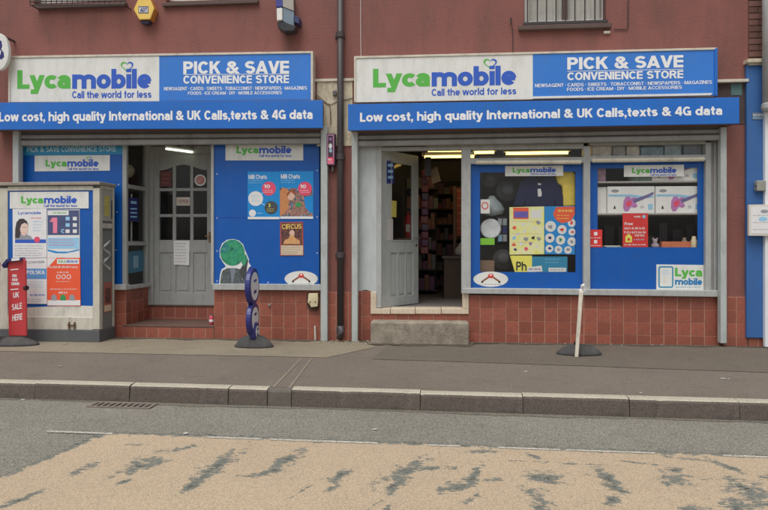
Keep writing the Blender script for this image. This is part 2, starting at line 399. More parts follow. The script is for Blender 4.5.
PAPER = mat('paper_white', S(222, 222, 222), 0.7, 0.05, 10)
BLACKP = mat('black_plastic', S(45, 44, 48), 0.45, 0.1, 10)
RUBBER = mat('grey_rubber', S(84, 84, 84, 0.55), 0.85, 0.15, 12, 0.3, 60, dirt=0.3, dcol=(0.2, 0.18, 0.16))
DARKIRON = mat('dark_iron_pipe', S(66, 60, 62), 0.5, 0.12, 10, dirt=0.3)
STONE = mat('worn_stone_tile', S(206, 190, 168), 0.6, 0.10, 10, 0.2, 60, dirt=0.4, ds=6)
CONC = mat('step_concrete', S(152, 143, 128, 0.85), 0.9, 0.32, 7, 0.7, 50, dirt=0.85, dcol=(.12, .09, .07), ds=4, streak=1.4)
ROOMW = mat('interior_wall_paint', (0.30, 0.27, 0.26), 0.8, 0.2, 2)
ROOMF = mat('interior_floor', (0.22, 0.2, 0.19), 0.6, 0.2, 3)
GLASS = glassmat('window_glass', 0.985, 0.03, 0.006)
GLASSD = glassmat('door_glass', 0.93, 0.04, 0.012)
BLK = mat('print_black', S(30, 30, 34), 0.5, 0.05)
NAVY = mat('print_navy', S(38, 42, 110), 0.5, 0.08)
PRED = mat('print_red', S(214, 52, 52), 0.5, 0.06)
PORANGE = mat('print_orange', S(232, 92, 58), 0.5, 0.05)
PPINK = mat('print_pink', S(226, 78, 110), 0.5, 0.05)
PYEL = mat('print_yellow', S(246, 226, 104), 0.5, 0.05)
PCYAN = mat('print_cyan', S(20, 136, 208), 0.5, 0.06)
PSKY = mat('print_light_blue', S(150, 200, 232), 0.5, 0.06)
PGREY = mat('print_grey', S(150, 152, 160), 0.5, 0.06)
SKIN = mat('print_skin', S(216, 178, 158), 0.5, 0.06)
HAIR = mat('print_hair', S(70, 52, 50), 0.5, 0.2, 30)
PGREEN = mat('print_green', S(60, 150, 90), 0.5, 0.25, 40)
TEAL = mat('print_teal', S(36, 132, 172), 0.5, 0.08)

# ------------------------------------------------------------------ ground, road, pavement, kerb
ZR = -0.14
def speckle(name, col, col2, sc=220, bump=0.5, stain=0.35, scol=(0.06, 0.055, 0.05), rough=0.9, big=0.10, ss=0.9, gum=0.0):
    m = bpy.data.materials.new(name); m.use_nodes = True
    t = m.node_tree; N = t.nodes; L = t.links; b = N['Principled BSDF']; b.inputs['Roughness'].default_value = rough
    b.inputs['Specular IOR Level'].default_value = 0.3
    tc = N.new('ShaderNodeTexCoord')
    v = N.new('ShaderNodeTexVoronoi'); v.inputs['Scale'].default_value = sc; L.new(tc.outputs['Object'], v.inputs['Vector'])
    bw = N.new('ShaderNodeRGBToBW'); L.new(v.outputs['Color'], bw.inputs[0])
    cr = N.new('ShaderNodeValToRGB'); cr.color_ramp.elements[0].color = (*col2, 1); cr.color_ramp.elements[1].color = (*col, 1)
    cr.color_ramp.elements[0].position = 0.2; cr.color_ramp.elements[1].position = 0.85
    L.new(bw.outputs[0], cr.inputs[0])
    n = N.new('ShaderNodeTexNoise'); n.inputs['Scale'].default_value = ss; n.inputs['Detail'].default_value = 9; n.inputs['Roughness'].default_value = 0.7
    L.new(tc.outputs['Object'], n.inputs['Vector'])
    mr = N.new('ShaderNodeMapRange'); mr.inputs[1].default_value = 0.3; mr.inputs[2].default_value = 0.7; mr.inputs[3].default_value = 1 - big; mr.inputs[4].default_value = 1 + big
    L.new(n.outputs['Fac'], mr.inputs[0])
    vm = N.new('ShaderNodeVectorMath'); vm.operation = 'SCALE'; L.new(cr.outputs[0], vm.inputs[0]); L.new(mr.outputs[0], vm.inputs['Scale'])
    n2 = N.new('ShaderNodeTexNoise'); n2.inputs['Scale'].default_value = 4.5; n2.inputs['Detail'].default_value = 10; n2.inputs['Roughness'].default_value = 0.75
    L.new(tc.outputs['Object'], n2.inputs['Vector'])
    m2 = N.new('ShaderNodeMapRange'); m2.inputs[1].default_value = 0.52; m2.inputs[2].default_value = 0.78; m2.inputs[3].default_value = 0; m2.inputs[4].default_value = stain
    L.new(n2.outputs['Fac'], m2.inputs[0])
    mx = N.new('ShaderNodeMix'); mx.data_type = 'RGBA'; L.new(m2.outputs[0], mx.inputs[0]); L.new(vm.outputs[0], mx.inputs[6]); mx.inputs[7].default_value = (*scol, 1)
    out = mx.outputs[2]
    if gum > 0:                              # trodden chewing gum and pale specks
        for sc_, rad, gc in ((3.1, .055, (.05, .047, .043)), (4.3, .035, (.42, .40, .36))):
            vg = N.new('ShaderNodeTexVoronoi'); vg.inputs['Scale'].default_value = sc_; L.new(tc.outputs['Object'], vg.inputs['Vector'])
            g = N.new('ShaderNodeMapRange'); g.inputs[1].default_value = rad; g.inputs[2].default_value = rad * .7; g.inputs[3].default_value = 0; g.inputs[4].default_value = gum
            L.new(vg.outputs['Distance'], g.inputs[0])
            m3 = N.new('ShaderNodeMix'); m3.data_type = 'RGBA'; L.new(g.outputs[0], m3.inputs[0]); L.new(out, m3.inputs[6]); m3.inputs[7].default_value = (*gc, 1); out = m3.outputs[2]
    L.new(out, b.inputs['Base Color'])
    bp = N.new('ShaderNodeBump'); bp.inputs['Strength'].default_value = bump; bp.inputs['Distance'].default_value = 0.006
    L.new(v.outputs['Distance'], bp.inputs['Height']); L.new(bp.outputs[0], b.inputs['Normal'])
    MATS[name] = m; return m
KG = 0.80
def SG(r, g, b): return S(r, g, b, KG)
ASPH = speckle('road_asphalt', SG(168, 163, 150), SG(100, 98, 91), 200, 0.55, 0.2)
PAV = speckle('pavement_asphalt', SG(140, 130, 118), SG(102, 94, 85), 260, 0.4, 0.4, gum=.35)
PAVD = speckle('pavement_asphalt_patch', SG(128, 119, 107), SG(92, 85, 76), 260, 0.4, 0.4, gum=.3)
FORE = speckle('forecourt_concrete', SG(162, 151, 131), SG(122, 113, 98), 300, 0.3, 0.45, (0.09, 0.08, 0.06))
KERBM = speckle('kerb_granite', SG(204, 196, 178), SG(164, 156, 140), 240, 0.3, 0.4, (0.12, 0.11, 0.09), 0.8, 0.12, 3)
KERBF = speckle('kerb_face_dark', S(122, 112, 103, .8), S(84, 77, 71, .8), 240, 0.3, 0.85, (0.035, 0.031, 0.03), 0.85, 0.2, 2.2)  # upright kerb faces: darker tone than the tops, randomly stained
LINEM = speckle('line_paint', SG(226, 222, 210), SG(180, 175, 164), 200, 0.5, 0.5, (0.14, 0.14, 0.13))

def sheet(name, pts, m, kind='structure', **k):
    mb = MB(); mb.add(pts, [list(range(len(pts)))])
    o = mk(name, mb, m, kind=kind, recalc=False, **k)
    if o.data.polygons[0].normal.z < 0: o.data.flip_normals()
    return o
sheet('ground', [(-400, -400, ZR - 0.02), (400, -400, ZR - 0.02), (400, 400, ZR - 0.02), (-400, 400, ZR - 0.02)], ASPH)
def kf(px, off=0.0, z=0.0):                 # kerb front edge (px along the photograph), off = metres back from it
    a, b = G(0, 382.3), G(768, 403.2); d = (b - a).normalized(); n = Vector((-d.y, d.x, 0))
    p0, dd = CAM, ray(px, 390)
    # intersect the upright plane of the sight line with the kerb line
    s = Vector((dd.y, -dd.x, 0)); t = (p0 - a).dot(s) / d.dot(s)
    p = a + d * t + n * off; p.z = z; return p
KA, KB = kf(0), kf(768); KD = (KB - KA).normalized(); KN = Vector((-KD.y, KD.x, 0))
def kx(X, off=0.0, z=0.0):
    t = (X - KA.x) / KD.x; p = KA + KD * t + KN * off; p.z = z; return p
XL, XR = -8.5, 8.5
sheet('road', [kx(XL, -0.002, ZR), kx(XR, -0.002, ZR), Vector((XR, -16, ZR)), Vector((XL, -16, ZR))], ASPH)
mb = MB(); mb.prism([kx(XL, 0.11), kx(XR, 0.11), Vector((XR, 0.9, 0)), Vector((XL, 0.9, 0))], (0, 0, -0.13))
mk('pavement', mb, PAV, kind='structure')
sheet('forecourt', [G(-140, 333, 0.004), W(-140, 300, 0.05).xy.to_3d() + Vector((0, 0, .004)), W(366, 300, 0.0).xy.to_3d() + Vector((0, 0, .004)), G(376, 347, .004), G(326, 357.5, .004), G(180, 354.5, .004), G(0, 351, .004), G(-140, 348.5, .004)][1:], FORE)
sheet('pavement_patch', [G(387, 346, .004), W(560, 300, 0.0).xy.to_3d() + Vector((0, 0, .004)), W(900, 300, 0.0).xy.to_3d() + Vector((0, 0, .004)), G(900, 378, .004), G(768, 372.5, .004), G(600, 366.5, .004), G(470, 362, .004), G(372, 359, .004)], PAVD)
for a, b in (((301, 357.8), (272, 387.2)), ((311, 358), (288, 387.8))):
    w = 1.7
    sheet('channel_edge', [G(a[0], a[1], .004), G(a[0] + w, a[1], .004), G(b[0] + w * 1.4, b[1], .004), G(b[0], b[1], .004)], FORE)
kerb = empty('kerb', kx(0, 0.05, ZR), kind='structure')
joints = [-330, -190, -70, 34, 129, 228, 267, 291, 420, 523, 630, 740, 860, 1010, 1200]
for a, b in zip(joints, joints[1:]):
    pa, pb = kf(a), kf(b); g = KD * 0.0025
    j = random.uniform(-0.005, 0.005); jz = random.uniform(-0.004, 0.004)
    mb = MB()
    prof = [(0.0 + j, ZR - 0.05), (0.006 + j, -0.02 + jz), (0.014 + j, -0.004 + jz), (0.028 + j, 0.004 + jz), (0.108, 0.005 + jz), (0.108, ZR - 0.05)]
    p0, p1 = pa + g, pb - g; ns = max(3, int((p1 - p0).length / .045)); m_ = len(prof)
    for k in range(ns + 1):
        q = p0.lerp(p1, k / ns); ch = random.uniform(0, .004) + (random.uniform(.004, .016) if random.random() < .07 else 0); wv_ = .003 * math.sin(k * .37 + a)
        for n_i, (o, z) in enumerate(prof):
            f = 1.0 if n_i in (1, 2, 3) else 0.0
            mb.v.append(q + KN * (o + (f * ch + wv_ if n_i < 4 else 0)) + Vector((0, 0, z - f * ch * .6)))
    for k in range(ns):
        for n_i in range(m_):
            n2 = (n_i + 1) % m_; mb.f.append([k * m_ + n_i, k * m_ + n2, (k + 1) * m_ + n2, (k + 1) * m_ + n_i])
    mb.f += [list(range(m_))[::-1], list(range(ns * m_, (ns + 1) * m_))]
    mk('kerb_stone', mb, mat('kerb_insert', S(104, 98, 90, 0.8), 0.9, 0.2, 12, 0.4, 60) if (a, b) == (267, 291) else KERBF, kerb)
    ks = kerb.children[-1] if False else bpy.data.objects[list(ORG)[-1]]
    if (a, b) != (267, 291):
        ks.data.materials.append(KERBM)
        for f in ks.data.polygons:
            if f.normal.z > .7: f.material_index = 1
# grime strip of tarmac along the foot of the kerb
mb = MB(); n = 160; pts = []
for k in range(n + 1):
    X = XL + 1 + (XR - XL - 2) * k / n
    pts.append((kx(X, -0.004, ZR + .003), kx(X, -0.045 - 0.03 * random.random() - 0.02 * math.sin(X * 2.3), ZR + .003)))
mb.v = [p for q in pts for p in q]; mb.f = [[2 * k, 2 * k + 1, 2 * k + 3, 2 * k + 2] for k in range(n)]
mk('gutter_strip', mb, speckle('gutter_grit', SG(150, 145, 130), SG(88, 84, 76), 200, 0.6, 0.6), kind='structure', recalc=False)

# dirt washed up along the foot of the shop wall
mb = MB(); n = 220; pts = []
for k in range(n + 1):
    x = 115 + (790 - 115) * k / n; p = W(x, 300, -.015 if not 368 < x < 471 else -.24); p.z = .0075
    q = p.copy(); q.y -= .02 + .05 * random.random() + .03 * (1 + math.sin(x * .11)) ; pts.append((p, q))
mb.v = [p for q in pts for p in q]; mb.f = [[2 * k, 2 * k + 1, 2 * k + 3, 2 * k + 2] for k in range(n)]
mk('dirt_strip', mb, speckle('wall_foot_dirt', SG(112, 104, 92), SG(70, 64, 56), 200, 0.6, 0.5), kind='stuff', recalc=False)
# buff anti-skid surfacing with worn patches
def line_y(x): return 431.3 + (457.0 - 431.3) * (x - 50) / 718
blobs = [(84, 469, 15, 3, -.3), (143, 464, 24, 5.5, -.35), (132, 444.5, 14, 1, 0), (215, 468, 30, 6, -.55), (188, 447, 12, 1.6, -.2), (190, 487, 16, 3, -.5), (122, 482, 12, 1.5, -.3),
         (288, 460, 22, 5, -.5), (272, 472, 14, 3, -.2), (338, 477, 13, 4.5, -.5), (332, 488, 9, 2.5, -.4), (404, 472, 24, 7, -.45), (394, 486, 14, 5, -.9), (386, 508, 7, 3, -.6), (430, 468, 18, 2, 0),
         (476, 474, 14, 5, -1.0), (458, 487, 17, 5, -.2), (480, 480, 20, 2, 0), (470, 500, 9, 2.5, -.5), (546, 478, 19, 5.5, .1), (538, 497, 14, 6, 0.5), (540, 508, 10, 4, 0), (606, 478, 16, 5.5, .5), (618, 487, 12, 5, .2), (611, 500, 7, 7, 0),
         (676, 481, 14, 6, 0.1), (672, 470, 9, 2, 0), (660, 497, 6, 1, 0), (690, 508, 9, 3, 0), (748, 490, 26, 8, .3), (742, 504, 24, 7, 0), (768, 478, 14, 3, 0), (690, 459, 20, 1.2, .1), (640, 463, 34, .8, .1), (730, 468, 18, 2, .4), (240, 476, 40, .8, .03), (560, 463, 50, .7, .05), (480, 452, 16, 1.5, 0), (385, 498, 30, .8, -.6), (300, 492, 40, .7, -.55), (535, 457, 12, 1.3, 0.4), (20, 500, 30, 2, -.4), (815, 500, 30, 9, .2)]
bm_ = MB(); NX, NY = 560, 190; X0, X1, Y0, Y1 = -4.6, 4.9, -7.6, -2.9; wear = []
for j in range(NY + 1):
    for i in range(NX + 1):
        p = Vector((X0 + (X1 - X0) * i / NX, Y0 + (Y1 - Y0) * j / NY, ZR + 0.004)); bm_.v.append(p)
        t = (p - CAM).dot(FW)
        if t < 0.6: wear.append(-1.0); continue
        x, y = proj(p); w = -1.2
        for bx, by, rx, ry, an in blobs:
            dx, dy = x - bx, y - by
            if abs(dx) > 4 * rx + 10 or abs(dy) > 60: continue
            c, s_ = math.cos(an), math.sin(an)
            u, v = (dx * c + dy * s_) / rx, (-dx * s_ + dy * c) / ry
            w = max(w, .85 - .8 * math.sqrt(u * u + v * v))
        e1 = (line_y(x) + 1.5 - y) / 2.5                       # far edge along the white line
        e2 = ((110 - x) * 0.427 + 434 - y) / 5.0               # diagonal left edge
        wear.append(max(w, min(9, e1 - .3), min(9, e2 * 1.6 - .3), -1.2))
for j in range(NY):
    for i in range(NX):
        k = j * (NX + 1) + i; bm_.f.append([k, k + 1, k + NX + 2, k + NX + 1])
BUFF = speckle('buff_surfacing', SG(210, 190, 162), SG(166, 148, 124), 210, 0.5, 0.25, (0.32, 0.25, 0.17), 0.9, 0.06)
t = BUFF.node_tree; N = t.nodes; L = t.links; b = N['Principled BSDF']
at = N.new('ShaderNodeAttribute'); at.attribute_name = 'wear'
tc = N.new('ShaderNodeTexCoord'); n1 = N.new('ShaderNodeTexNoise'); n1.inputs['Scale'].default_value = 26; n1.inputs['Detail'].default_value = 12; n1.inputs['Roughness'].default_value = 0.8
mp = N.new('ShaderNodeMapping'); mp.inputs['Scale'].default_value = (0.5, 1.1, 1); L.new(tc.outputs['Object'], mp.inputs[0]); L.new(mp.outputs[0], n1.inputs['Vector'])
n1.inputs['Scale'].default_value = 52; n1.inputs['Detail'].default_value = 9; n1.inputs['Roughness'].default_value = .72; mp.inputs['Scale'].default_value = (0.42, 1.0, 1)
n3 = N.new('ShaderNodeTexNoise'); n3.inputs['Scale'].default_value = 11; n3.inputs['Detail'].default_value = 4; L.new(tc.outputs['Object'], n3.inputs['Vector'])
ma = N.new('ShaderNodeMath'); ma.operation = 'MULTIPLY_ADD'; ma.inputs[1].default_value = 4.6; ma.inputs[2].default_value = -2.45; L.new(n1.outputs['Fac'], ma.inputs[0])
mb3 = N.new('ShaderNodeMath'); mb3.operation = 'MULTIPLY_ADD'; mb3.inputs[1].default_value = 3.0; mb3.inputs[2].default_value = -1.5; L.new(n3.outputs['Fac'], mb3.inputs[0])
ad0 = N.new('ShaderNodeMath'); ad0.operation = 'ADD'; L.new(ma.outputs[0], ad0.inputs[0]); L.new(mb3.outputs[0], ad0.inputs[1])
ad = N.new('ShaderNodeMath'); ad.operation = 'ADD'; L.new(at.outputs['Fac'], ad.inputs[0]); L.new(ad0.outputs[0], ad.inputs[1])
mr = N.new('ShaderNodeMapRange'); mr.inputs[1].default_value = -0.02; mr.inputs[2].default_value = 0.06; L.new(ad.outputs[0], mr.inputs[0])
old = b.inputs['Base Color'].links[0].from_socket
cr = N.new('ShaderNodeValToRGB'); cr.color_ramp.elements[0].color = (*SG(88, 90, 84), 1); cr.color_ramp.elements[1].color = (*SG(146, 148, 138), 1)
bw = [q for q in N if q.type == 'RGBTOBW'][0]; L.new(bw.outputs[0], cr.inputs[0])
mx = N.new('ShaderNodeMix'); mx.data_type = 'RGBA'; L.new(mr.outputs[0], mx.inputs[0]); L.new(old, mx.inputs[6]); L.new(cr.outputs[0], mx.inputs[7]); L.new(mx.outputs[2], b.inputs['Base Color'])
# where the coat is gone altogether the road below shows
tr = N.new('ShaderNodeBsdfTransparent'); ms = N.new('ShaderNodeMixShader'); mo = N['Material Output']
gone = N.new('ShaderNodeMath'); gone.operation = 'GREATER_THAN'; gone.inputs[1].default_value = 0.9; L.new(ad.outputs[0], gone.inputs[0])
L.new(gone.outputs[0], ms.inputs[0]); L.new(b.outputs[0], ms.inputs[1]); L.new(tr.outputs[0], ms.inputs[2]); L.new(ms.outputs[0], mo.inputs['Surface'])
so = mk('road_surfacing', bm_, BUFF, kind='structure', recalc=False)
at_ = so.data.attributes.new('wear', 'FLOAT', 'POINT'); at_.data.foreach_set('value', wear)
# worn white edge line
mb = MB(); keep = []; n = 520
for k in range(n + 1):
    x = 47 + (1100 - 47) * k / n; y = line_y(x)
    on = any(p <= x <= q for p, q in ((47, 112), (205, 262), (268, 378), (428, 462), (498, 560), (566, 656), (722, 1100)))
    mb.v += [G(x, y - 0.8, ZR + .008), G(x, y + 0.8, ZR + .008)]; keep += [0.22 if on else -0.45] * 2
mb.f = [[2 * k, 2 * k + 1, 2 * k + 3, 2 * k + 2] for k in range(n)]
t = LINEM.node_tree; N = t.nodes; L = t.links
at = N.new('ShaderNodeAttribute'); at.attribute_name = 'wear'; tc = N.new('ShaderNodeTexCoord')
n1 = N.new('ShaderNodeTexNoise'); n1.inputs['Scale'].default_value = 60; n1.inputs['Detail'].default_value = 10; n1.inputs['Roughness'].default_value = .8; L.new(tc.outputs['Object'], n1.inputs['Vector'])
ma = N.new('ShaderNodeMath'); ma.operation = 'MULTIPLY_ADD'; ma.inputs[1].default_value = 4.5; ma.inputs[2].default_value = -2.3; L.new(n1.outputs['Fac'], ma.inputs[0])
ad = N.new('ShaderNodeMath'); ad.operation = 'ADD'; L.new(at.outputs['Fac'], ad.inputs[0]); L.new(ma.outputs[0], ad.inputs[1])
gt = N.new('ShaderNodeMath'); gt.operation = 'LESS_THAN'; gt.inputs[1].default_value = 0.0; L.new(ad.outputs[0], gt.inputs[0])
tr = N.new('ShaderNodeBsdfTransparent'); ms = N.new('ShaderNodeMixShader')
L.new(gt.outputs[0], ms.inputs[0]); L.new(N['Principled BSDF'].outputs[0], ms.inputs[1]); L.new(tr.outputs[0], ms.inputs[2]); L.new(ms.outputs[0], N['Material Output'].inputs['Surface'])
lo = mk('road_marking', mb, LINEM, kind='structure', recalc=False)
at_ = lo.data.attributes.new('wear', 'FLOAT', 'POINT'); at_.data.foreach_set('value', keep)

# gully grate by the kerb
gr = empty('gully_grate', kf(129, -0.2, ZR), 'rusty iron gully grate set in the road against the kerb', 'drain grate')
IRON = mat('rusty_iron', S(128, 118, 108, 0.8), 0.8, 0.25, 20, 0.3, 60)
a, b2 = kf(100, -0.055, ZR), kf(161, -0.055, ZR); n_ = -KN * 0.15; up = Vector((0, 0, 0.012))
def along(s, t): return a.lerp(b2, s) + n_ * t + up
mb = MB().ring([along(0, 0), along(1, 0), along(1, 1), along(0, 1)], [along(.06, .14), along(.94, .14), along(.94, .86), along(.06, .86)], -up * 1.4)
mk('frame', mb, IRON, gr)
mk('pit', MB().prism([along(.06, .14) - up * .9, along(.94, .14) - up * .9, along(.94, .86) - up * .9, along(.06, .86) - up * .9], -up * .4), mat('gully_silt', S(84, 80, 74, .8), .9, .3, 30), gr)
for k in range(9):
    s = .1 + .8 * k / 8.4
    mk('bar', MB().prism([along(s, .14), along(s + .035, .14), along(s + .035, .86), along(s, .86)], -up * .8), IRON, gr)
# rubble against the wall foot
mb = MB()
for k in range(150):
    if k < 100: x, y = random.gauss(346, 12), random.uniform(341.2, 344.5)
    else: x, y = random.uniform(60, 740), None
    p = G(x, y, .004) if y else W(x, 300, -0.02 - abs(random.gauss(0, .02))); p.z = 0.004
    r = random.uniform(.004, .016)
    mb.prism([p + Vector((r * math.cos(q) * random.uniform(.6, 1.2), r * math.sin(q), 0)) for q in (0, 1.3, 2.6, 3.9, 5.1)], (0, 0, r * .8))
mk('rubble', mb, mat('pale_crumbs', S(196, 186, 164, .55), .9, .2, 40), kind='stuff')

# ------------------------------------------------------------------ tiles
TM = bpy.data.meshes.new('tile')
def _tm():
    e, c, t = 0.5, 0.485, 1.0
    vs = [(-e, 1, -e), (e, 1, -e), (e, 1, e), (-e, 1, e), (-e, .35, -e), (e, .35, -e), (e, .35, e), (-e, .35, e), (-c, 0, -c), (c, 0, -c), (c, 0, c), (-c, 0, c)]
    fs = [(8, 9, 10, 11)]
    for k in range(4):
        j = (k + 1) % 4; fs += [(k, j, 4 + j, 4 + k), (4 + k, 4 + j, 8 + j, 8 + k)]
    TM.from_pydata(vs, [], fs); TM.materials.append(TILE)
    b = bmesh.new(); b.from_mesh(TM); bmesh.ops.recalc_face_normals(b, faces=b.faces); b.to_mesh(TM); b.free()
_tm()
def tile_field(parent, p0, p1, z0, z1, size=0.152, joint=0.006, th=0.012, s0=0.0, top=True):
    """tiles on the upright plane p0-p1; the part that owns them is the grouted backing"""
    p0 = Vector((p0[0], p0[1], 0)); p1 = Vector((p1[0], p1[1], 0)); d = (p1 - p0); Lh = d.length; d.normalize(); nn = Vector((d.y, -d.x, 0))
    b0, b1 = p0 - nn * th * .2, p1 - nn * th * .2
    mb = MB().prism([b0 + Vector((0, 0, z0)), b1 + Vector((0, 0, z0)), b1 + Vector((0, 0, z1)), b0 + Vector((0, 0, z1))], -nn * 0.06)
    back = mk('stall_riser', mb, GROUT, parent)
    pitch = size + joint; ang = math.atan2(d.y, d.x)
    zz = z1
    while zz > z0 + 0.02:
        h = min(size, zz - joint * .5 - z0); s = -s0
        while s < Lh - 0.012:
            a, e = max(s, 0) + joint / 2, min(s + size, Lh - joint / 2)
            if e - a > 0.012:
                o = bpy.data.objects.new('tile', TM); COL.objects.link(o); o.parent = back
                c = p0 + d * (a + e) / 2 + Vector((0, 0, zz - joint / 2 - h / 2)) - nn * (th - random.uniform(0, .0025)) + nn * th
                o.location = c - ORG[back.name]; o.scale = (e - a, th, h)
                o.rotation_euler = (random.uniform(-.006, .006), random.uniform(-.004, .004), ang + random.uniform(-.006, .006))
            s += pitch
        zz -= pitch
    return back

# ------------------------------------------------------------------ the building
bld = empty('shop_building', (0, 0.15, 0), 'red painted rendered building behind both shop fronts with barred upper windows', 'building')
def X_(px, y=0.0, py=243): return W(px, py, y).x
def Z_(py, px=400, y=0.0): return W(px, py, y).z
ZTOP = 5.4
LX0, LX1, RX0, RX1 = X_(15), X_(324), X_(353), X_(723.5)
XE = X_(748)
holes = [(LX0, LX1, -0.05, 2.82), (RX0, RX1, -0.05, 2.82),
         (X_(34), X_(124), Z_(3, 80), ZTOP - .15), (X_(166), X_(255), Z_(1.5, 210), ZTOP - .15), (X_(524), X_(606), Z_(25, 565), ZTOP - .15)]
def wall_holes(x0, x1, z0, z1, y, th, holes):
    xs = sorted({x0, x1, *[h[0] for h in holes], *[h[1] for h in holes]}); zs = sorted({z0, z1, *[min(max(h[2], z0), z1) for h in holes], *[h[3] for h in holes]})
    mb = MB()
    def inside(x, z): return any(h[0] < x < h[1] and h[2] < z < h[3] for h in holes)
    for a, b in zip(xs, xs[1:]):
        for c, d in zip(zs, zs[1:]):
            if not inside((a + b) / 2, (c + d) / 2): mb.add([(a, y, c), (b, y, c), (b, y, d), (a, y, d)], [(0, 1, 2, 3)])
    for h in holes:
        a, b, c, d = h[0], h[1], max(h[2], z0), h[3]
        mb.add([(a, y, c), (a, y + th, c), (a, y + th, d), (a, y, d)], [(0, 1, 2, 3)]); mb.add([(b, y, c), (b, y, d), (b, y + th, d), (b, y + th, c)], [(0, 1, 2, 3)])
        mb.add([(a, y, d), (a, y + th, d), (b, y + th, d), (b, y, d)], [(0, 1, 2, 3)])
        if h[2] > z0: mb.add([(a, y, c), (b, y, c), (b, y + th, c), (a, y + th, c)], [(0, 1, 2, 3)])
    mb.add([(x0, y, z1), (x1, y, z1), (x1, y + 4.4, z1), (x0, y + 4.4, z1), (x0, y, z0), (x0, y + 4.4, z0), (x1, y, z0), (x1, y + 4.4, z0)], [(0, 1, 2, 3), (4, 0, 3, 5), (6, 7, 2, 1), (5, 3, 2, 7)])
    return mb
mk('wall', wall_holes(X_(-150), XE, 0, ZTOP, 0.0, 0.3, holes), RED, bld, recalc=False)
# pale plaster patch at the head of the middle pier
slab('plaster_patch', (317, 80.5, 352.5, 146), -0.012, 0.012, CREAM, bld)
slab('ledge', (314, 78.5, 354, 81), -0.03, 0.03, ALU, bld)
# upper floor windows
OLDW = mat('old_white_paint', S(210, 208, 202), .6, .08, 6, dirt=.4)
CURT = mat('net_curtain', S(205, 203, 198), .9, .10, 8, .3, 12)
BARM = mat('black_bar', S(58, 52, 52), .5, .1, 20)
SILLM = mat('sill_stone_dark', S(92, 74, 70), .8, .15, 8, .3, 50, dirt=.5)
def upper_window(x0, x1, yb, curtain=True):
    px = (x0, -140, x1, yb)
    w = slab('window', px, 0.16, 0.008, GLASSD, bld)
    a, b, c, d = R4(*px, 0.15); t = 0.05
    o = [Vector((a, .12, d)), Vector((b, .12, d)), Vector((b, .12, c)), Vector((a, .12, c))]; i = [Vector((a + t, .12, d - t)), Vector((b - t, .12, d - t)), Vector((b - t, .12, c + t)), Vector((a + t, .12, c + t))]
    mk('window_frame', MB().ring(o, i, (0, .06, 0)), OLDW, w)
    m_ = (a + b) / 2
    mk('mullion', MB().box(m_ - .03, m_ + .03, .125, .18, c + t, d - t), SILLM, w)
    if curtain:
        for lo, hi in ((a, m_ - .02), (m_ + .03, b)):
            mb = MB(); n = 40; vs = []
            for k in range(n + 1):
                x = lo + (hi - lo) * k / n; y = .20 + .012 * math.sin(k * 1.25) + .006 * math.sin(k * 3.1)
                vs += [(x, y, c), (x, y, d)]
            mb.add(vs, [[2 * k, 2 * k + 2, 2 * k + 3, 2 * k + 1] for k in range(n)])
            mk('curtain', mb, CURT, w, smooth=True, recalc=False)
    mk('dark_room', MB().box(a - .1, b + .1, .29, .31, c - .1, d + .1), ROOMW, w)
    return w
w = upper_window(524, 606, 25)
mk('sill', MB().prism(rect(519, 24, 612, 28.5, -0.06), (0, .2, 0)), SILLM, w, bevel=.006)
for x in (527.5, 537.4, 546.5, 556, 565.3, 574.9, 584.8, 594.8, 603.5):
    X = X_(x, -0.05); z0 = Z_(22.5, x, -.05)
    mk('bar', MB().tube([(X, -.05, z0), (X, -.05, ZTOP - .2)], .008, 6), BARM, w)
mk('bar_rail', MB().box(X_(523, -.05), X_(608, -.05), -.058, -.04, Z_(23.8, 565, -.05), Z_(21.2, 565, -.05)), BARM, w)
w = upper_window(34, 124, 3)
mk('sill', MB().prism(rect(36, 3.6, 126, 7.0, -0.05), (0, .2, 0)), SILLM, w, bevel=.006)
cage = [(30, 5.2), (125, 4.2)]
for y in (5.2, 1.5, -2.5):
    p, q = W(30, y, -.16), W(125, y - 1, -.16)
    mk('bar', MB().tube([p, q], .008, 6), BARM, w); 
for x in [30 + 5.3 * k for k in range(19)]:
    p = W(x, 5.2 - (x - 30) / 95, -.16); mk('bar', MB().tube([p, p + Vector((0, 0, .7))], .006, 5), BARM, w)
for x in (30.5, 124.5):
    p = W(x, 4.7, -.16); mk('bar', MB().tube([p, Vector((p.x, .02, p.z))], .008, 6), BARM, w)
w = upper_window(166, 255, 1)
mk('sill', MB().prism(rect(162, .8, 258, 4.4, -0.05), (0, .2, 0)), SILLM, w, bevel=.006)
# rooms behind the shop fronts
def room(x0, x1, y0, y1, z0, z1, yfl):
    vs = [(x0, y0, z0), (x1, y0, z0), (x1, y1, z0), (x0, y1, z0), (x0, y0, z1), (x1, y0, z1), (x1, y1, z1), (x0, y1, z1)]
    mb = MB(); mb.add(vs, [(3, 2, 6, 7), (0, 3, 7, 4), (2, 1, 5, 6), (4, 7, 6, 5)]); r = mk('interior_wall', mb, ROOMW, bld, recalc=False)
    vs = [(x0, yfl, z0), (x1, yfl, z0), (x1, y1, z0), (x0, y1, z0)]; mb = MB(); mb.add(vs, [(0, 1, 2, 3)]); mk('interior_floor', mb, ROOMF, bld, recalc=False)
ZT = 2.80
room(LX0, LX1, .16, 3.6, .36, ZT, .75)
room(RX0, RX1, .16, 4.0, .40, ZT, .16)

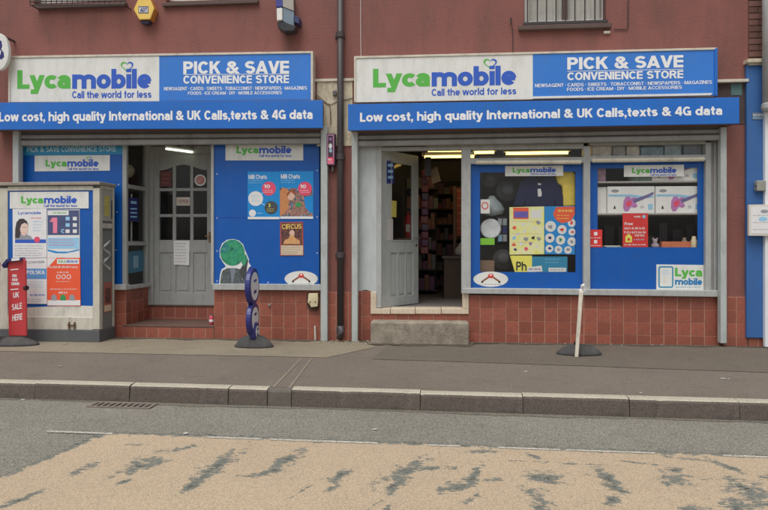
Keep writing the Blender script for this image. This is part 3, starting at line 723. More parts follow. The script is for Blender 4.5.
# ------------------------------------------------------------------ left shop front
YF = 0.06                                    # face of frames and boards
lf = empty('shopfront', W(170, 340, 0.05).xy.to_3d(), 'boarded blue shop front with recessed grey nine pane door', 'shopfront')
XA, XB = X_(125.5, .06), X_(149, .66)
A, B = Vector((XA, .06, 0)), Vector((XB, .66, 0)); AB = (B - A).normalized(); ABn = Vector((AB.y, -AB.x, 0))
zs_l = Z_(290.5, 260, .05)
XD = X_(214, .05)
tile_field(lf, (XD, .05), (X_(322, .05), .05), 0, zs_l, s0=.03)
tile_field(lf, (LX0, .05), (XA + .01, .05), 0, zs_l, s0=.06)
tile_field(lf, (XA + .01, .052), (XB, .66), .0, zs_l, s0=.02)
# steps up to the recessed door
zst = .165
DARKSTEP = mat('dark_tread', S(104, 80, 70, .8), .7, .2, 10, .2, 40)
st = tile_field(lf, (XA - .02, .035), (XD, .035), 0, zst - .022, size=.152)
mk('tread', MB().box(XA - .02, XD, .03, .68, zst - .022, zst), DARKSTEP, lf, bevel=.004)
tile_field(lf, (XB - .1, .668), (XD + .1, .668), zst, .345)
mk('threshold', MB().box(XB - .06, XD + .1, .652, .80, .347, .368), mat('threshold_wood', S(88, 72, 64), .7, .15, 20), lf, bevel=.003)
# sills
mk('sill', MB().prism(rect(212.5, 284.2, 322, 290.2, -0.01), (0, .14, 0)), GREYF, lf, bevel=.004)
mk('sill', MB().prism([W(95, 284.5, -.01), W(126, 284.5, -.01), W(126, 290, -.01), W(95, 290, -.01)], (0, .1, 0)), GREYF, lf, bevel=.004)
zsil = zs_l
def abox(s0, s1, t0, t1, z0, z1):            # box along the angled return A-B; t outward
    q = [A + AB * s + ABn * t for s, t in ((s0, t1), (s1, t1), (s1, t0), (s0, t0))]
    return MB().prism([v + Vector((0, 0, z0)) for v in q], (0, 0, z1 - z0))
Lr = (B - A).length
mk('sill', abox(-.01, Lr, -.05, .05, zsil, zsil + .05), GREYF, lf, bevel=.004)
def zr(py, s): p = A + AB * s; px, _ = proj((p.x, p.y, 1)); return WP(px, py, A, AB).z
wr = mk('side_window', abox(.03, Lr - .05, -.012, -.006, zsil + .05, 2.62), GLASSD, lf)
mk('post', abox(Lr - .10, Lr, -.04, .03, zsil + .05, 2.62), GREYDL, wr, bevel=.004)
mk('post', abox(-.01, .035, -.04, .02, zsil + .05, 2.62), GREYDL, wr, bevel=.004)
for py in (188, 243.5):
    z = zr(py, .3); mk('glazing_bar', abox(.035, Lr - .10, -.035, .02, z - .027, z + .027), GREYDL, wr, bevel=.004)
# lobby ceiling, far wall of the recess
mk('soffit', MB().box(LX0, LX1, .04, .9, 2.60, 2.64), mat('soffit_board', S(120, 112, 104), .8, .1), lf)
mk('recess_wall', MB().prism([(XD + .012, .2, .0), (XD + .012, .8, .0), (XD + .012, .8, 2.6), (XD + .012, .2, 2.6)], (.03, 0, 0)), GREYDL, lf)
# blue boards either side
slab('board', ((213.8, 143), (319.5, 141), (319.5, 284.6), (213.8, 284.6)), YF, .02, VINYL, lf, bevel=.003)
slab('board', ((19.5, 145), (124.8, 144), (124.8, 287), (19.5, 290)), YF, .02, VINYL, lf, bevel=.003)
slab('post', (210.8, 143, 213.6, 285), .04, .09, GREYF, lf, bevel=.004)
SCREW = mat('screw_cap', S(190, 196, 205), .4, 0)
for sx, sy in ((217, 174), (217, 218), (217, 251), (217, 281), (317, 170.5), (317, 217), (317, 253), (268, 285 - 2.6), (118.5, 184.5), (117, 212), (116, 250)):
    p = W(sx, sy, YF - .002); mk('screw', MB().disc(p, (0, -1, 0), .009, .003, seg=8), SCREW, lf)
slab('board_joint', (214, 217.3, 319.4, 217.9), YF - .0012, .002, mat('joint_blue', S(10, 60, 150), .6, 0), lf)  # thin strip of darker blue along the board joint
# the left door
YD = .66
dr = empty('door', (X_(182, YD), YD, .37), parent=lf)
def drect(x0, y0, x1, y1, y=YD): return rect(x0, y0, x1, y1, y)
slab('frame_post', (147.6, 146, 153.2, 305, ), YD - .03, .10, GREYDL, dr, bevel=.004)
slab('frame_head', (153.2, 146, 216, 154), YD - .025, .09, GREYDL, dr, bevel=.003)
cols = [(159.3, 172.6), (175.8, 190.2), (193.2, 207)]; rows = [(164.5, 188), (191, 214), (217, 240)]
leaf = MB()
dx0, dx1 = X_(153.6, YD), X_(216, YD)
def Zd(py): return Z_(py, 182, YD)
yb = YD + .042
xs = [dx0] + [X_(v, YD) for c in cols for v in c] + [dx1]
for k in (0, 6): leaf.box(xs[k], xs[k + 1], YD, yb, Zd(305), Zd(154.4))
leaf.box(xs[1], xs[6], YD + .001, yb, Zd(305), Zd(293))
leaf.box(xs[1], xs[6], YD + .001, yb, Zd(252.5), Zd(240))
for k in (2, 4):
    leaf.box(xs[k], xs[k + 1], YD + .002, yb, Zd(240), Zd(166)); leaf.box(xs[k], xs[k + 1], YD + .002, yb, Zd(293), Zd(252.5))
for r in rows[:-1]: leaf.box(xs[1], xs[6], YD + .004, yb - .002, Zd(r[1] + 3), Zd(r[1]))
# ogee-arched head over the top row of panes
n = 36; top = Zd(154.4); hx0, hx1 = xs[1], xs[6]
arch = []
for k in range(n + 1):
    u = k / n; py = 170.3 - 5.6 * (0.5 - 0.5 * math.cos(2 * math.pi * u)) ** 1.0
    arch.append(Vector((hx0 + (hx1 - hx0) * u, YD + .0005, Zd(py))))
leaf.prism(arch + [Vector((hx1, YD + .0005, top)), Vector((hx0, YD + .0005, top))], (0, .04, 0))
mk('leaf', leaf, GREYDL, dr, bevel=.002)
for c in cols:
    for ri, r in enumerate(rows):
        slab('pane', (c[0] - .5, r[0] - .5, c[1] + .5, r[1] + .5), YD + .022, .004, GLASSD, dr)
for (a, b2) in ((159.3, 172.6), (175.8, 190.2), (193.2, 207)):
    slab('panel', (a - .5, 252, b2 + .5, 293.5), YD + .016, .012, GREYDL, dr)
    slab('panel', (a + 1.8, 254.6, b2 - 1.8, 290.6), YD + .008, .010, GREYDL, dr, bevel=.006)
BRASS = mat('tarnished_brass', S(120, 92, 62), .4, .15, 20, metal=.7)
slab('handle_plate', (208.6, 232, 211.6, 242.5), YD - .006, .006, BRASS, dr, bevel=.002)
p = W(210, 236, YD - .03); mk('handle', MB().tube([p + Vector((.005, .028, 0)), p, p + Vector((-.07, 0, -.005))], .008, 8), BRASS, dr)

# ------------------------------------------------------------------ right shop front
rf = empty('shopfront', W(540, 340, .05).xy.to_3d(), 'shop front with open grey door and two blue bordered display windows', 'shopfront')
zs_r = Z_(296, 590, .05)
tile_field(rf, (X_(469, .05), .05), (X_(722, .05), .05), 0, zs_r, s0=.02)
tile_field(rf, (RX0, .05), (X_(371, .05), .05), 0, Z_(291, 365, .05), s0=.05)
tile_field(rf, (X_(371, .05), .05), (X_(469, .05), .05), 0, Z_(313.5, 420, .05), s0=.0)
# pale stone around the foot of the doorway
for px in ((370.5, 292, 376.5, 308.5), (462.5, 293.2, 468.8, 308.5)): slab('stone_trim', px, .03, .10, STONE, rf, bevel=.004)
for a, b2 in ((370.5, 390), (390.5, 415), (415.5, 441), (441.5, 468.8)): slab('stone_trim', (a, 308.7, b2, 314), .025, .25, STONE, rf, bevel=.004)
# white board left of the door
slab('board', ((358, 143), (378.5, 143), (378.5, 293), (372, 291.5), (366, 289.8), (358, 291.4)), .055, .03, mat('board_offwhite', S(186, 192, 192), .55, .06, 4, dirt=.45, ds=3, dcol=(.3, .31, .3)), rf)
def fr(name, px, y=.04, th=.10, m=GREYF, par=rf): return slab(name, px, y, th, m, par, bevel=.004)
fr('post', (376.5, 146, 381.5, 308), .045, .11)
fr('post', (461.5, 146, 470.8, 293.6))
fr('post', (583.6, 146, 590.4, 290.5))
fr('post', (705.8, 142, 711.5, 290.3), .04)
slab('board', (711.2, 141, 721.5, 293), .075, .05, mat('reveal_board', S(150, 150, 148), .6, .08, dirt=.3), rf)
slab('board', (714.2, 141, 717.2, 293), .055, .02, GREYF, rf, bevel=.004)
fr('transom', (470.6, 157.6, 583.8, 163.2)); fr('transom', (590.2, 155.2, 706, 161)); fr('transom', (376.6, 146.6, 461.8, 150.2), .05)
fr('head', (470.6, 144, 583.8, 149.2), .05); fr('head', (590.2, 141, 706, 144.6), .05)
slab('sill', ((462.5, 288.3), (718, 290.6), (718, 297.0), (462.5, 293.6)), -.015, .15, GREYF, rf, bevel=.005)
BLIND = mat('blind_cassette', S(214, 208, 188), .5, .08, 6, dirt=.5, ds=6, streak=1)
p, q = W(475.5, 162.4, .02), W(581.5, 162.0, .02)
mk('blind_cassette', MB().tube([p + Vector((-.0, 0, 0)), p + Vector((.01, 0, 0)), q - Vector((.01, 0, 0)), q], [.018, .027, .027, .018], 12), BLIND, rf, smooth=False)
p, q = W(592, 160.6, .02), W(704.5, 159.2, .02)
mk('blind_cassette', MB().tube([p, p + Vector((.01, 0, 0)), q - Vector((.01, 0, 0)), q], [.018, .027, .027, .018], 12), BLIND, rf)
YG = .105
def shop_window(out, inn, fan):
    w = slab('window', out, YG, .006, GLASS, rf)
    a, b, c, d = R4(*out, YG - .004); e, f, g, h = R4(*inn, YG - .004); y = YG - .004
    mk('vinyl_border', MB().ring([Vector((a, y, d)), Vector((b, y, d)), Vector((b, y, c)), Vector((a, y, c))], [Vector((e, y, h)), Vector((f, y, h)), Vector((f, y, g)), Vector((e, y, g))], (0, .002, 0)), VINYL, w)
    slab('fanlight', fan, YG, .006, GLASS, rf)
    return w
w1 = shop_window((470.5, 161, 584, 290), (480, 172, 575.5, 272), (470.5, 147, 584, 159))
w2 = shop_window((590, 158.8, 706, 291.5), (597.6, 168, 697.5, 247.3), (590, 142, 706, 156))
# the open right door, hinged at the left jamb
HG = W(381.8, 308, .10); ZB = HG.z
e_ = G(418.5, 303.2, ZB); DD = Vector((e_.x - HG.x, e_.y - HG.y, 0)); DL = DD.length; DD.normalize(); DN = Vector((DD.y, -DD.x, 0))
rd = empty('door', (HG.x, HG.y, ZB), parent=rf)
def dp(s, z, t=0.0): p = Vector((HG.x, HG.y, 0)) + DD * s + DN * t; p.z = z; return p
def dsz(px, py): p = WP(px, py, HG, DD); return (p - HG).dot(DD), p.z
def dbox(s0, s1, z0, z1, t0, t1): return MB().prism([dp(s0, z0, t1), dp(s1, z0, t1), dp(s1, z1, t1), dp(s0, z1, t1)], DN * (t0 - t1))
zt = dsz(400, 152.5)[1]
g0, g1 = dsz(391.0, 200)[0], dsz(413.2, 200)[0]; gz1, gz0 = dsz(402, 163)[1], dsz(402, 241)[1]
pz1, pz0 = dsz(402, 252.5)[1], dsz(402, 296)[1]
def merge(*ms):
    r = MB()
    for m in ms: r.add(m.v, m.f)
    return r
pm = [g0 + (g1 - g0) * u for u in (0, .27, .365, .635, .73, 1)]
mk('leaf', merge(dbox(0, g0, ZB, zt, -.042, 0), dbox(g1, DL, ZB, zt, -.042, 0), dbox(g0, g1, ZB, pz0, -.042, -.001), dbox(g0, g1, pz1, gz0, -.042, -.001), dbox(g0, g1, gz1, zt, -.042, -.001),
                 dbox(pm[1], pm[2], pz0, pz1, -.04, -.002), dbox(pm[3], pm[4], pz0, pz1, -.04, -.002)), GREYD, rd, bevel=.003)
mk('pane', dbox(g0 - .005, g1 + .005, gz0 - .005, gz1 + .005, -.024, -.02), GLASSD, rd)
for k in (0, 2, 4):
    mk('panel', dbox(pm[k] - .004, pm[k + 1] + .004, pz0 - .004, pz1 + .004, -.03, -.016), GREYD, rd)
    mk('panel', dbox(pm[k] + .02, pm[k + 1] - .02, pz0 + .03, pz1 - .03, -.018, -.006), GREYD, rd, bevel=.005)
mk('beading', MB().ring([dp(g0, gz1, .004), dp(g1, gz1, .004), dp(g1, gz0, .004), dp(g0, gz0, .004)], [dp(g0 + .014, gz1 - .014, .004), dp(g1 - .014, gz1 - .014, .004), dp(g1 - .014, gz0 + .014, .004), dp(g0 + .014, gz0 + .014, .004)], -DN * .02), GREYD, rd)
hz = dsz(418, 238)[1]
mk('handle', MB().tube([dp(DL - .05, hz, 0), dp(DL - .05, hz, .05), dp(DL - .15, hz, .05)], .009, 8), STEEL, rd)
mk('lock', MB().disc(dp(DL - .05, hz - .1, .004), DN, .018, .01, seg=12), BRASS, rd)
# concrete block step in front of the right doorway
a_, b_ = G(370, 345.3), G(468.5, 345.0)
sx0, sx1, sy = a_.x, b_.x, (a_.y + b_.y) / 2
mb = MB(); nx = 14
zt_ = H - (322.5 - HY) * (sy + D) / F
mb.box(sx0, sx1, sy, .04, 0.0, zt_)
mk('doorstep', mb, CONC, bevel=.014, seg=2, label='rough grey concrete block step below the open doorway', cat='step')

# shutter boxes and guide rails
def shutter(parent_label, x0, x1, ytl, ytr, rails):
    s = empty('roller_shutter', W((x0 + x1) / 2, 340, -.04).xy.to_3d(), parent_label, 'shutter', 'roller shutters over the shop fronts')
    def q(y0, y1, y): return quad([(x0, ytl + y0), (x1, ytr + y0), (x1, ytr + y1), (x0, ytl + y1)], y)
    mk('shutter_box', MB().prism(q(-8, 4.6, -.03), (0, .08, 0)), STEELD, s)
    mk('slat', MB().prism(q(4.6, 8.6, -.045), (0, .05, 0)), STEEL, s, bevel=.006)
    mk('slat', MB().prism(q(8.6, 10.0, -.028), (0, .05, 0)), STEELD, s)
    mk('bottom_bar', MB().prism(q(10.0, 15.6, -.055), (0, .06, 0)), STEEL, s, bevel=.008)
    for (a, b2, y1) in rails: mk('guide_rail', MB().prism(rect(a, ytl - 4, b2, y1, -.085), (0, .09, 0)), RAIL, s, bevel=.006)
    return s
shutter('roller shutter box rolled up above the recessed door and blue boards', 18.5, 320.5, 130.2, 128.0, ((12.3, 18.4, 336), (320.6, 327.4, 341.3)))
shutter('roller shutter box rolled up above the open doorway and display windows', 357.8, 721, 130.8, 124.4, ((351.6, 357.7, 342.0), (720.8, 727, 343.5)))
# tiled feet of the piers
for a, b2, zt2, lab in ((-150, 12, 291, 'left'), (327.6, 351.4, 292.0, 'middle'), (727.2, 748, 297, 'right')):
    xa, xb = X_(a, -.014), X_(b2, -.014)
    tile_field(bld, (xa, -.014), (xb, -.014), 0, Z_(zt2, (max(a, 0) + b2) / 2, -.014), s0=.05)

# ------------------------------------------------------------------ fascia signs
def heart_px(cx, cy, w, h, n=28):
    pts = []
    for k in range(n):
        a = 2 * math.pi * k / n
        x = 16 * math.sin(a) ** 3; y = 13 * math.cos(a) - 5 * math.cos(2 * a) - 2 * math.cos(3 * a) - math.cos(4 * a)
        pts.append((cx + x / 32 * w, cy - (y + 2.5) / 29 * h))
    return pts
def logo(parent, x0, x1, ytop, ybase, slope, y, heart=True, tagline=True, green=None, blue=None, bold=.052):
    w = x1 - x0; e = ybase - ytop; g, b = green or LGREEN, blue or LBLUE
    f = lambda u: (x0 + u * w, slope * u * w)
    def T(s, u0, u1, ya, h, m, bo):
        (xa, sa), (xb, sb) = f(u0), f(u1); return ptext(s, xa, ya + sa, xb, ya + sb, h, y, m, parent, bo)
    T('Lyca', 0, .397, ytop, 1.26 * e, g, bold); T('mobile', .409, 1, ytop - .04 * e, 1.05 * e, b, bold)
    if tagline: T('Call the world for less', .409, 1, ybase + .13 * e, .38 * e, b, bold * .6)
    if heart:
        cx, s = f(.818); cy = ytop + s - .13 * e
        o, i = heart_px(cx, cy, .095 * w, .58 * e), heart_px(cx, cy, .072 * w, .42 * e)
        n = len(o)
        for nm, rng, m in (('heart', range(n // 2, n), LGREEN), ('heart', range(0, n // 2), b)):
            mb = MB()
            for k in rng:
                mb.add(quad([o[k], o[(k + 1) % n], i[(k + 1) % n], i[k]], y), [(0, 1, 2, 3)])
            mk(nm, mb, m, parent, recalc=False)
def fascia(label, tl, tr, br, bl, split, y, lg, ps, cs, l3, l4):
    """tl..bl corners; split = x where white turns blue"""
    root = empty('fascia_sign', W((tl[0] + tr[0]) / 2, bl[1], y / 2), label, 'shop sign', 'fascia signs over the shop fronts')
    def ed(x, a, b): return a[1] + (b[1] - a[1]) * (x - a[0]) / (b[0] - a[0])
    mk('box', MB().prism(quad([tl, tr, br, bl], y + .012), (0, -y - .012, 0)), ALU, root, bevel=.004)
    top, bot = lambda x: ed(x, tl, tr), lambda x: ed(x, bl, br)
    mk('white_face', MB().prism(quad([(tl[0] + 2, top(tl[0]) + 2.6), (split, top(split) + 2.4), (split, bot(split) - .4), (tl[0] + 2, bot(tl[0]) - .6)], y), (0, .012, 0)), WHITE, root)
    mk('blue_face', MB().prism(quad([(split, top(split) + 2.4), (tr[0] - 2.2, top(tr[0]) + 2.6), (tr[0] - 2.2, bot(tr[0]) - .8), (split, bot(split) - .4)], y), (0, .012, 0)), BLUES, root)
    mk('trim', MB().prism(quad([(tl[0], tl[1]), (tr[0], tr[1]), (tr[0], tr[1] + 2.2), (tl[0], tl[1] + 2.2)], y - .01), (0, .03, 0)), ALU, root, bevel=.003)
    yt = y - .0015
    logo(root, *lg, yt)
    ptext('PICK & SAVE', *ps, yt, LETW, root, .042)
    ptext('CONVENIENCE STORE', *cs, yt, LETW, root, .036)
    x0, ya, x1, yb, h = cs
    mk('rule', MB().prism(quad([(x0, ya - 1.3), (x1, yb - 1.3), (x1, yb - .8), (x0, ya - .8)], yt), (0, .001, 0)), LETW, root)
    ptext('NEWSAGENT · CARDS · SWEETS · TOBACCONIST · NEWSPAPERS · MAGAZINES', *l3, yt, LETW, root, .02)
    ptext('FOODS · ICE CREAM · DIY · MOBILE ACCESSORIES', *l4, yt, LETW, root, .02)
    return root
YS = -.17
fs1 = fascia('left fascia sign, white logo half and blue half, above the recessed door', (8, 56), (313, 51), (313, 100.5), (8, 102.6), 159.2, YS,
       (17.3, 151.4, 70.2, 89.0, -.006), (183.3, 61.4, 289, 60.8, 12.6), (183.3, 75.6, 289, 75.0, 8.1), (164, 87, 307, 86.2, 3.4), (188, 91.6, 282, 91.0, 3.2))
for k, (px, ya, yb) in enumerate(((310.6, 52, 100),)):
    mk('end_trim', MB().prism(quad([(310.8, 52.6), (313, 52.6), (313, 100.3), (310.8, 100.3)], YS - .012), (0, .03, 0)), ALU, fs1, bevel=.003)
mk('end_trim', MB().prism(quad([(8, 57.5), (10, 57.5), (10, 102.4), (8, 102.4)], YS - .012), (0, .03, 0)), ALU, fs1, bevel=.003)
fs2 = fascia('right fascia sign, white logo half and blue half, above the open doorway', (354, 56.2), (717, 47.4), (717, 96.4), (354, 102.8), 532.8, YS,
       (373, 516.3, 68.9, 87.6, -.020), (567.3, 57.4, 683.3, 55.0, 12.3), (567.3, 72.4, 683.3, 70.2, 7.9), (535, 83.9, 712, 80.3, 3.4), (567, 87.8, 682, 85.5, 3.3))
mk('bottom_trim', MB().prism(quad([(533, 96.4), (712.8, 93.0), (711, 95.2), (533, 98.6)], YS - .012), (0, .02, 0)), WHITE, fs2)
mk('end_cap', MB().prism(quad([(714.6, 49), (717.6, 47.4), (717.6, 96.6), (714.6, 94.5)], YS - .013), (0, .15, 0)), BLUEB, fs2)
mk('end_trim', MB().prism(quad([(354, 57.9), (356, 57.9), (356, 102), (354, 102.6)], YS - .012), (0, .03, 0)), ALU, fs2, bevel=.003)
def banner(label, c, tx, y=-.26):
    root = empty('banner_sign', W((c[0][0] + c[1][0]) / 2, c[2][1], y / 2), label, 'banner', 'blue banner boards under the fascia signs')
    mk('board', MB().prism(quad(c, y), (0, .03, 0)), BLUEB, root, bevel=.003)
    c2 = quad([(c[0][0] + 2, c[0][1] + .5), (c[1][0] - 2, c[1][1] + .5), (c[2][0] - 2, c[2][1] - .5), (c[3][0] + 2, c[3][1] - .5)], y + .032)
    mk('case', MB().prism(c2, (0, -y - .034 - .03, 0)), mat('case_brown', S(120, 92, 80), .7, .15, 6, dirt=.4), root)
    ptext('Low cost, high quality International & UK Calls,texts & 4G data', *tx, y - .0015, LETW, root, .04)
    for k in range(4):
        u = (k + .5) / 4
        for v in (.93,):
            p = quad(c, y - .001); q = p[0].lerp(p[1], u).lerp(p[3].lerp(p[2], u), v)
            mk('screw', MB().disc(q, (0, -1, 0), .005, .002, seg=6), PCYAN, root)
banner('left blue banner with white slogan, above the recessed door', [(-14, 102.7), (322.8, 100.2), (322.8, 128), (-14, 129.8)], (-1, 112.2, 312.6, 109.6, 12.0))
banner('right blue banner with white slogan, above the open doorway', [(348, 104.2), (739.4, 97.2), (739.4, 123.6), (348, 130.6)], (360, 112.8, 722.2, 105.8, 11.6))

# ------------------------------------------------------------------ posters and small signs
def poster(name, label, cat, pts, y, m=PAPER, th=.004, group=None, frame=None):
    if not isinstance(pts[0], (tuple, list)): x0, y0, x1, y1 = pts; pts = [(x0, y0), (x1, y0), (x1, y1), (x0, y1)]
    return mk(name, MB().prism(quad(pts, y), (0, th, 0)), m, label=label, cat=cat, group=group)
def bx(parent, x0, y0, x1, y1, y, m, name='printed_panel'): return flat(name, [(x0, y0), (x1, y0), (x1, y1), (x0, y1)], y, m, parent)
def lines(parent, x0, x1, ys, h, y, m, rag=.25):      # rows of type too small to read: tick-like strokes grouped as words
    mb = MB(); st = min(.55, h * .5)
    for yy in ys:
        x = x0; end = x1 - random.random() * rag * (x1 - x0)
        while x < end - st:
            for _ in range(random.randint(2, 6)):
                if x > end - st: break
                t = random.choice((0, 0, .25)); q = quad([(x, yy + h * t), (x + st * random.choice((.6, .8, 1)), yy + h * t), (x + st * .8, yy + h), (x, yy + h)], y)
                mb.add(q, [(3, 2, 1, 0)]); x += st * 1.35
            x += st * 1.3
    if mb.v: return mk('printed_lines', mb, m, parent, recalc=False, kind='stuff')
def dsc(parent, cx, cy, r, y, m, ry=None, name='printed_disc'): return flat(name, ell(cx, cy, r, ry or r), y, m, parent)

yb_ = YF - .006
p = poster('window_sign', 'white logo strip, half hidden, atop the right blue board', 'sign', (225.5, 143, 303.2, 160.4), yb_, WHITE)
logo(p, 236.5, 291.5, 146.2, 153.4, 0, yb_ - .001, heart=False)
p = poster('window_sign', 'white logo strip on the blue board above the tall poster cabinet', 'sign', ((34.6, 155.6), (109.8, 155.0), (109.8, 170.6), (34.6, 171.4)), yb_, WHITE)
logo(p, 45.5, 98.6, 159.6, 166.6, 0, yb_ - .001)
p = poster('window_sign', 'turquoise name strip at the top of the left blue board', 'sign', ((19.6, 146), (124.2, 145), (124.2, 154.2), (19.6, 155.6)), yb_, TEAL)
ptext('PICK & SAVE CONVENIENCE STORE', 27, 146.6, 116, 145.9, 5.6, yb_ - .001, mat('letter_pale', S(170, 200, 208), .5, .05), p, .025)
# two offer posters side by side
def offer(label, x0, x1, y0, y1, picture):
    p = poster('poster', label, 'poster', (x0, y0, x1, y1), yb_, PCYAN); y = yb_ - .001; w = x1 - x0
    bx(p, x0 + .3, y1 - 2.6, x1 - .3, y1 - .2, y, PAPER, 'printed_strip')
    ptext('Milli Chats', x0 + 1, y0 + 3.0, x0 + .6 * w, y0 + 3.0, 4.4, y, LETW, p, .02)
    lines(p, x0 + 1, x0 + .55 * w, (y0 + 8.6, y0 + 10.8), .8, y, PSKY)
    if not picture:
        mb = MB(); y2 = y + .0003
        for a, b in (((x0 + .32 * w, y0 + 26), (x0 + .62 * w, y0 + 16)), ((x0 + .32 * w, y0 + 30), (x0 + .75 * w, y0 + 37))):
            mb.prism(quad([(a[0], a[1] - .5), (b[0], b[1] - .5), (b[0], b[1] + .5), (a[0], a[1] + .5)], y2), (0, .0005, 0))
        mk('printed_lines', mb, PSKY, p)
        dsc(p, x0 + .66 * w, y0 + 17, 7.0, y - .0006, PPINK); ptext('10', x0 + .50 * w, y0 + 13, x0 + .70 * w, y0 + 13, 3.6, y - .0016, LETW, p, .03)
        lines(p, x0 + .5 * w, x0 + .84 * w, (y0 + 18.4, y0 + 20.2), .7, y - .0016, LETW)
        dsc(p, x0 + .25 * w, y0 + 27, 7.4, y - .0006, PAPER); lines(p, x0 + .12 * w, x0 + .4 * w, (y0 + 24, y0 + 26.5, y0 + 29), .8, y - .0016, PSKY)
        dsc(p, x0 + .73 * w, y0 + 36, 6.6, y - .0006, mat('print_charcoal', S(70, 74, 76), .5, .1)); ptext('3', x0 + .64 * w, y0 + 32, x0 + .71 * w, y0 + 32, 3.6, y - .0016, PYEL, p, .03)
        lines(p, x0 + .60 * w, x0 + .88 * w, (y0 + 37, y0 + 39), .7, y - .0016, PYEL)
        dsc(p, x0 + .15 * w, y0 + 41.5, 3.5, y - .0006, PAPER); lines(p, x0 + .3 * w, x0 + .5 * w, (y0 + 41.3,), .7, y, LETW)
    else:
        ph = bx(p, x0, y0 + 17, x1 - .6, y1 - 2.8, y - .0002, photoprint('print_photo', ((30, 26, 34), (110, 52, 62), (196, 150, 130), (60, 40, 48), (40, 140, 180), (206, 190, 180)), 26))
        y2 = y - .0012
        flat('printed_figure', [(x0, y0 + 20), (x0 + 3, y0 + 16), (x0 + 8, y0 + 18), (x0 + 9, y0 + 28), (x0 + 8, y0 + 38), (x0 + 2, y0 + 44), (x0, y0 + 45)], y2, mat('print_blond', S(196, 132, 84), .5, .25, 40), p)
        dsc(p, x0 + 11, y0 + 24, 4.0, y2 - .0008, SKIN, 5); flat('printed_figure', [(x0 + 7, y0 + 22), (x0 + 11, y0 + 18), (x0 + 15.5, y0 + 21), (x0 + 15, y0 + 24), (x0 + 11, y0 + 20.5), (x0 + 7, y0 + 26)], y2 - .0016, mat('print_auburn', S(160, 82, 50), .5, .2), p)
        flat('printed_figure', [(x0 + 13, y0 + 34), (x0 + 17, y0 + 29), (x0 + 22, y0 + 30), (x0 + 25, y0 + 36), (x0 + 29, y0 + 40), (x0 + 28, y0 + 44), (x0 + 10, y0 + 44)], y2 - .0008, photoprint('print_clothes', ((36, 32, 40), (176, 140, 120), (110, 50, 60), (214, 200, 190)), 45), p)
        flat('printed_figure', [(x0 + 24, y0 + 26), (x0 + 33, y0 + 24), (x0 + 33, y0 + 42), (x0 + 26, y0 + 40)], y2 - .0004, PCYAN, p)
        dsc(p, x0 + 18.5, y0 + 33.5, 3.0, y2 - .0016, PGREEN, 2.4)
        dsc(p, x0 + .75 * w, y0 + 17.5, 7.0, y2 - .0024, PPINK); ptext('10', x0 + .60 * w, y0 + 13.4, x0 + .78 * w, y0 + 13.4, 3.6, y2 - .0034, LETW, p, .03)
        lines(p, x0 + .6 * w, x0 + .93 * w, (y0 + 18.8, y0 + 20.6), .7, y2 - .0034, LETW)
    return p
offer('bright blue offer poster with pink, white and black discs on the blue board', 247.6, 279.8, 171.6, 219.4, False)
offer('bright blue offer poster with a photo of friends and pink disc', 279.9, 313.4, 171.2, 219.0, True)
p = poster('poster', 'small dark circus poster with gold lettering on the blue board', 'poster', ((280, 222.2), (303, 221.8), (303.6, 255.4), (280.2, 255.8)), yb_, mat('circus_red', S(170, 80, 74), .5, .15, 30))
y = yb_ - .001
bx(p, 281.2, 223, 302, 245, y, photoprint('circus_dark', ((26, 22, 40), (60, 40, 60), (130, 84, 60), (40, 28, 44)), 40)); ptext('CIRCUS', 281.8, 224.2, 301.6, 223.8, 5, y - .001, mat('print_gold', S(226, 186, 96), .5, .15, 40), p, .03)
flat('printed_figure', [(283, 244), (285, 240), (289, 238), (290.5, 233), (293.5, 233), (295, 238), (299, 240), (300.5, 244)], y - .001, photoprint('print_gold2', ((120, 70, 50), (226, 180, 110), (190, 120, 80), (240, 220, 190)), 60), p)
dsc(p, 292, 233, 2.6, y - .002, SKIN, 3); bx(p, 281, 245.4, 303, 255, y, mat('circus_cream', S(206, 188, 158), .5, .2, 40)); lines(p, 282, 302, (246.6, 249, 251.4, 253.4), 1, y - .001, PGREY)
# oval roofer sign stickers
def oval(label, cx, cy, rx, ry, y):
    p = mk('sticker', MB().prism(quad(ell(cx, cy, rx, ry, 36), y), (0, .002, 0)), WHITE, label=label, cat='sticker', group='white oval stickers')
    yy = y - .001; s = rx / 16.5
    flat('printed_arm', [(cx - 9 * s, cy + 3 * s), (cx - 8.2 * s, cy + 1.2 * s), (cx - 2 * s, cy - 3 * s), (cx - 1 * s, cy - 1.6 * s), (cx - 7.4 * s, cy + 2.6 * s)], yy, mat('sticker_brown', S(140, 92, 70), .5, .1), p)
    flat('printed_arm', [(cx + 9 * s, cy + 3 * s), (cx + 8.2 * s, cy + 1.2 * s), (cx + 2 * s, cy - 3 * s), (cx + 1 * s, cy - 1.6 * s), (cx + 7.4 * s, cy + 2.6 * s)], yy, MATS['sticker_brown'], p)
    dsc(p, cx, cy - 3.2 * s, 2.6 * s, yy - .0006, PRED, 2.2 * s); dsc(p, cx, cy - 4 * s, 1.1 * s, yy - .0012, PAPER, .8 * s)
    dsc(p, cx - 8.2 * s, cy + 2.6 * s, 1.0 * s, yy - .0006, BLK); dsc(p, cx + 8.2 * s, cy + 2.6 * s, 1.0 * s, yy - .0006, BLK)
    lines(p, cx - 11 * s, cx + 11 * s, (cy + 4.4 * s,), 1.1 * s, yy, PGREY, 0)
oval('white oval sticker at the foot of the right blue board', 301.2, 278.8, 16.6, 7.8, yb_)
oval('white oval sticker on the blue border of the display window', 490.8, 279.2, 17.4, 7.6, YG - .007)
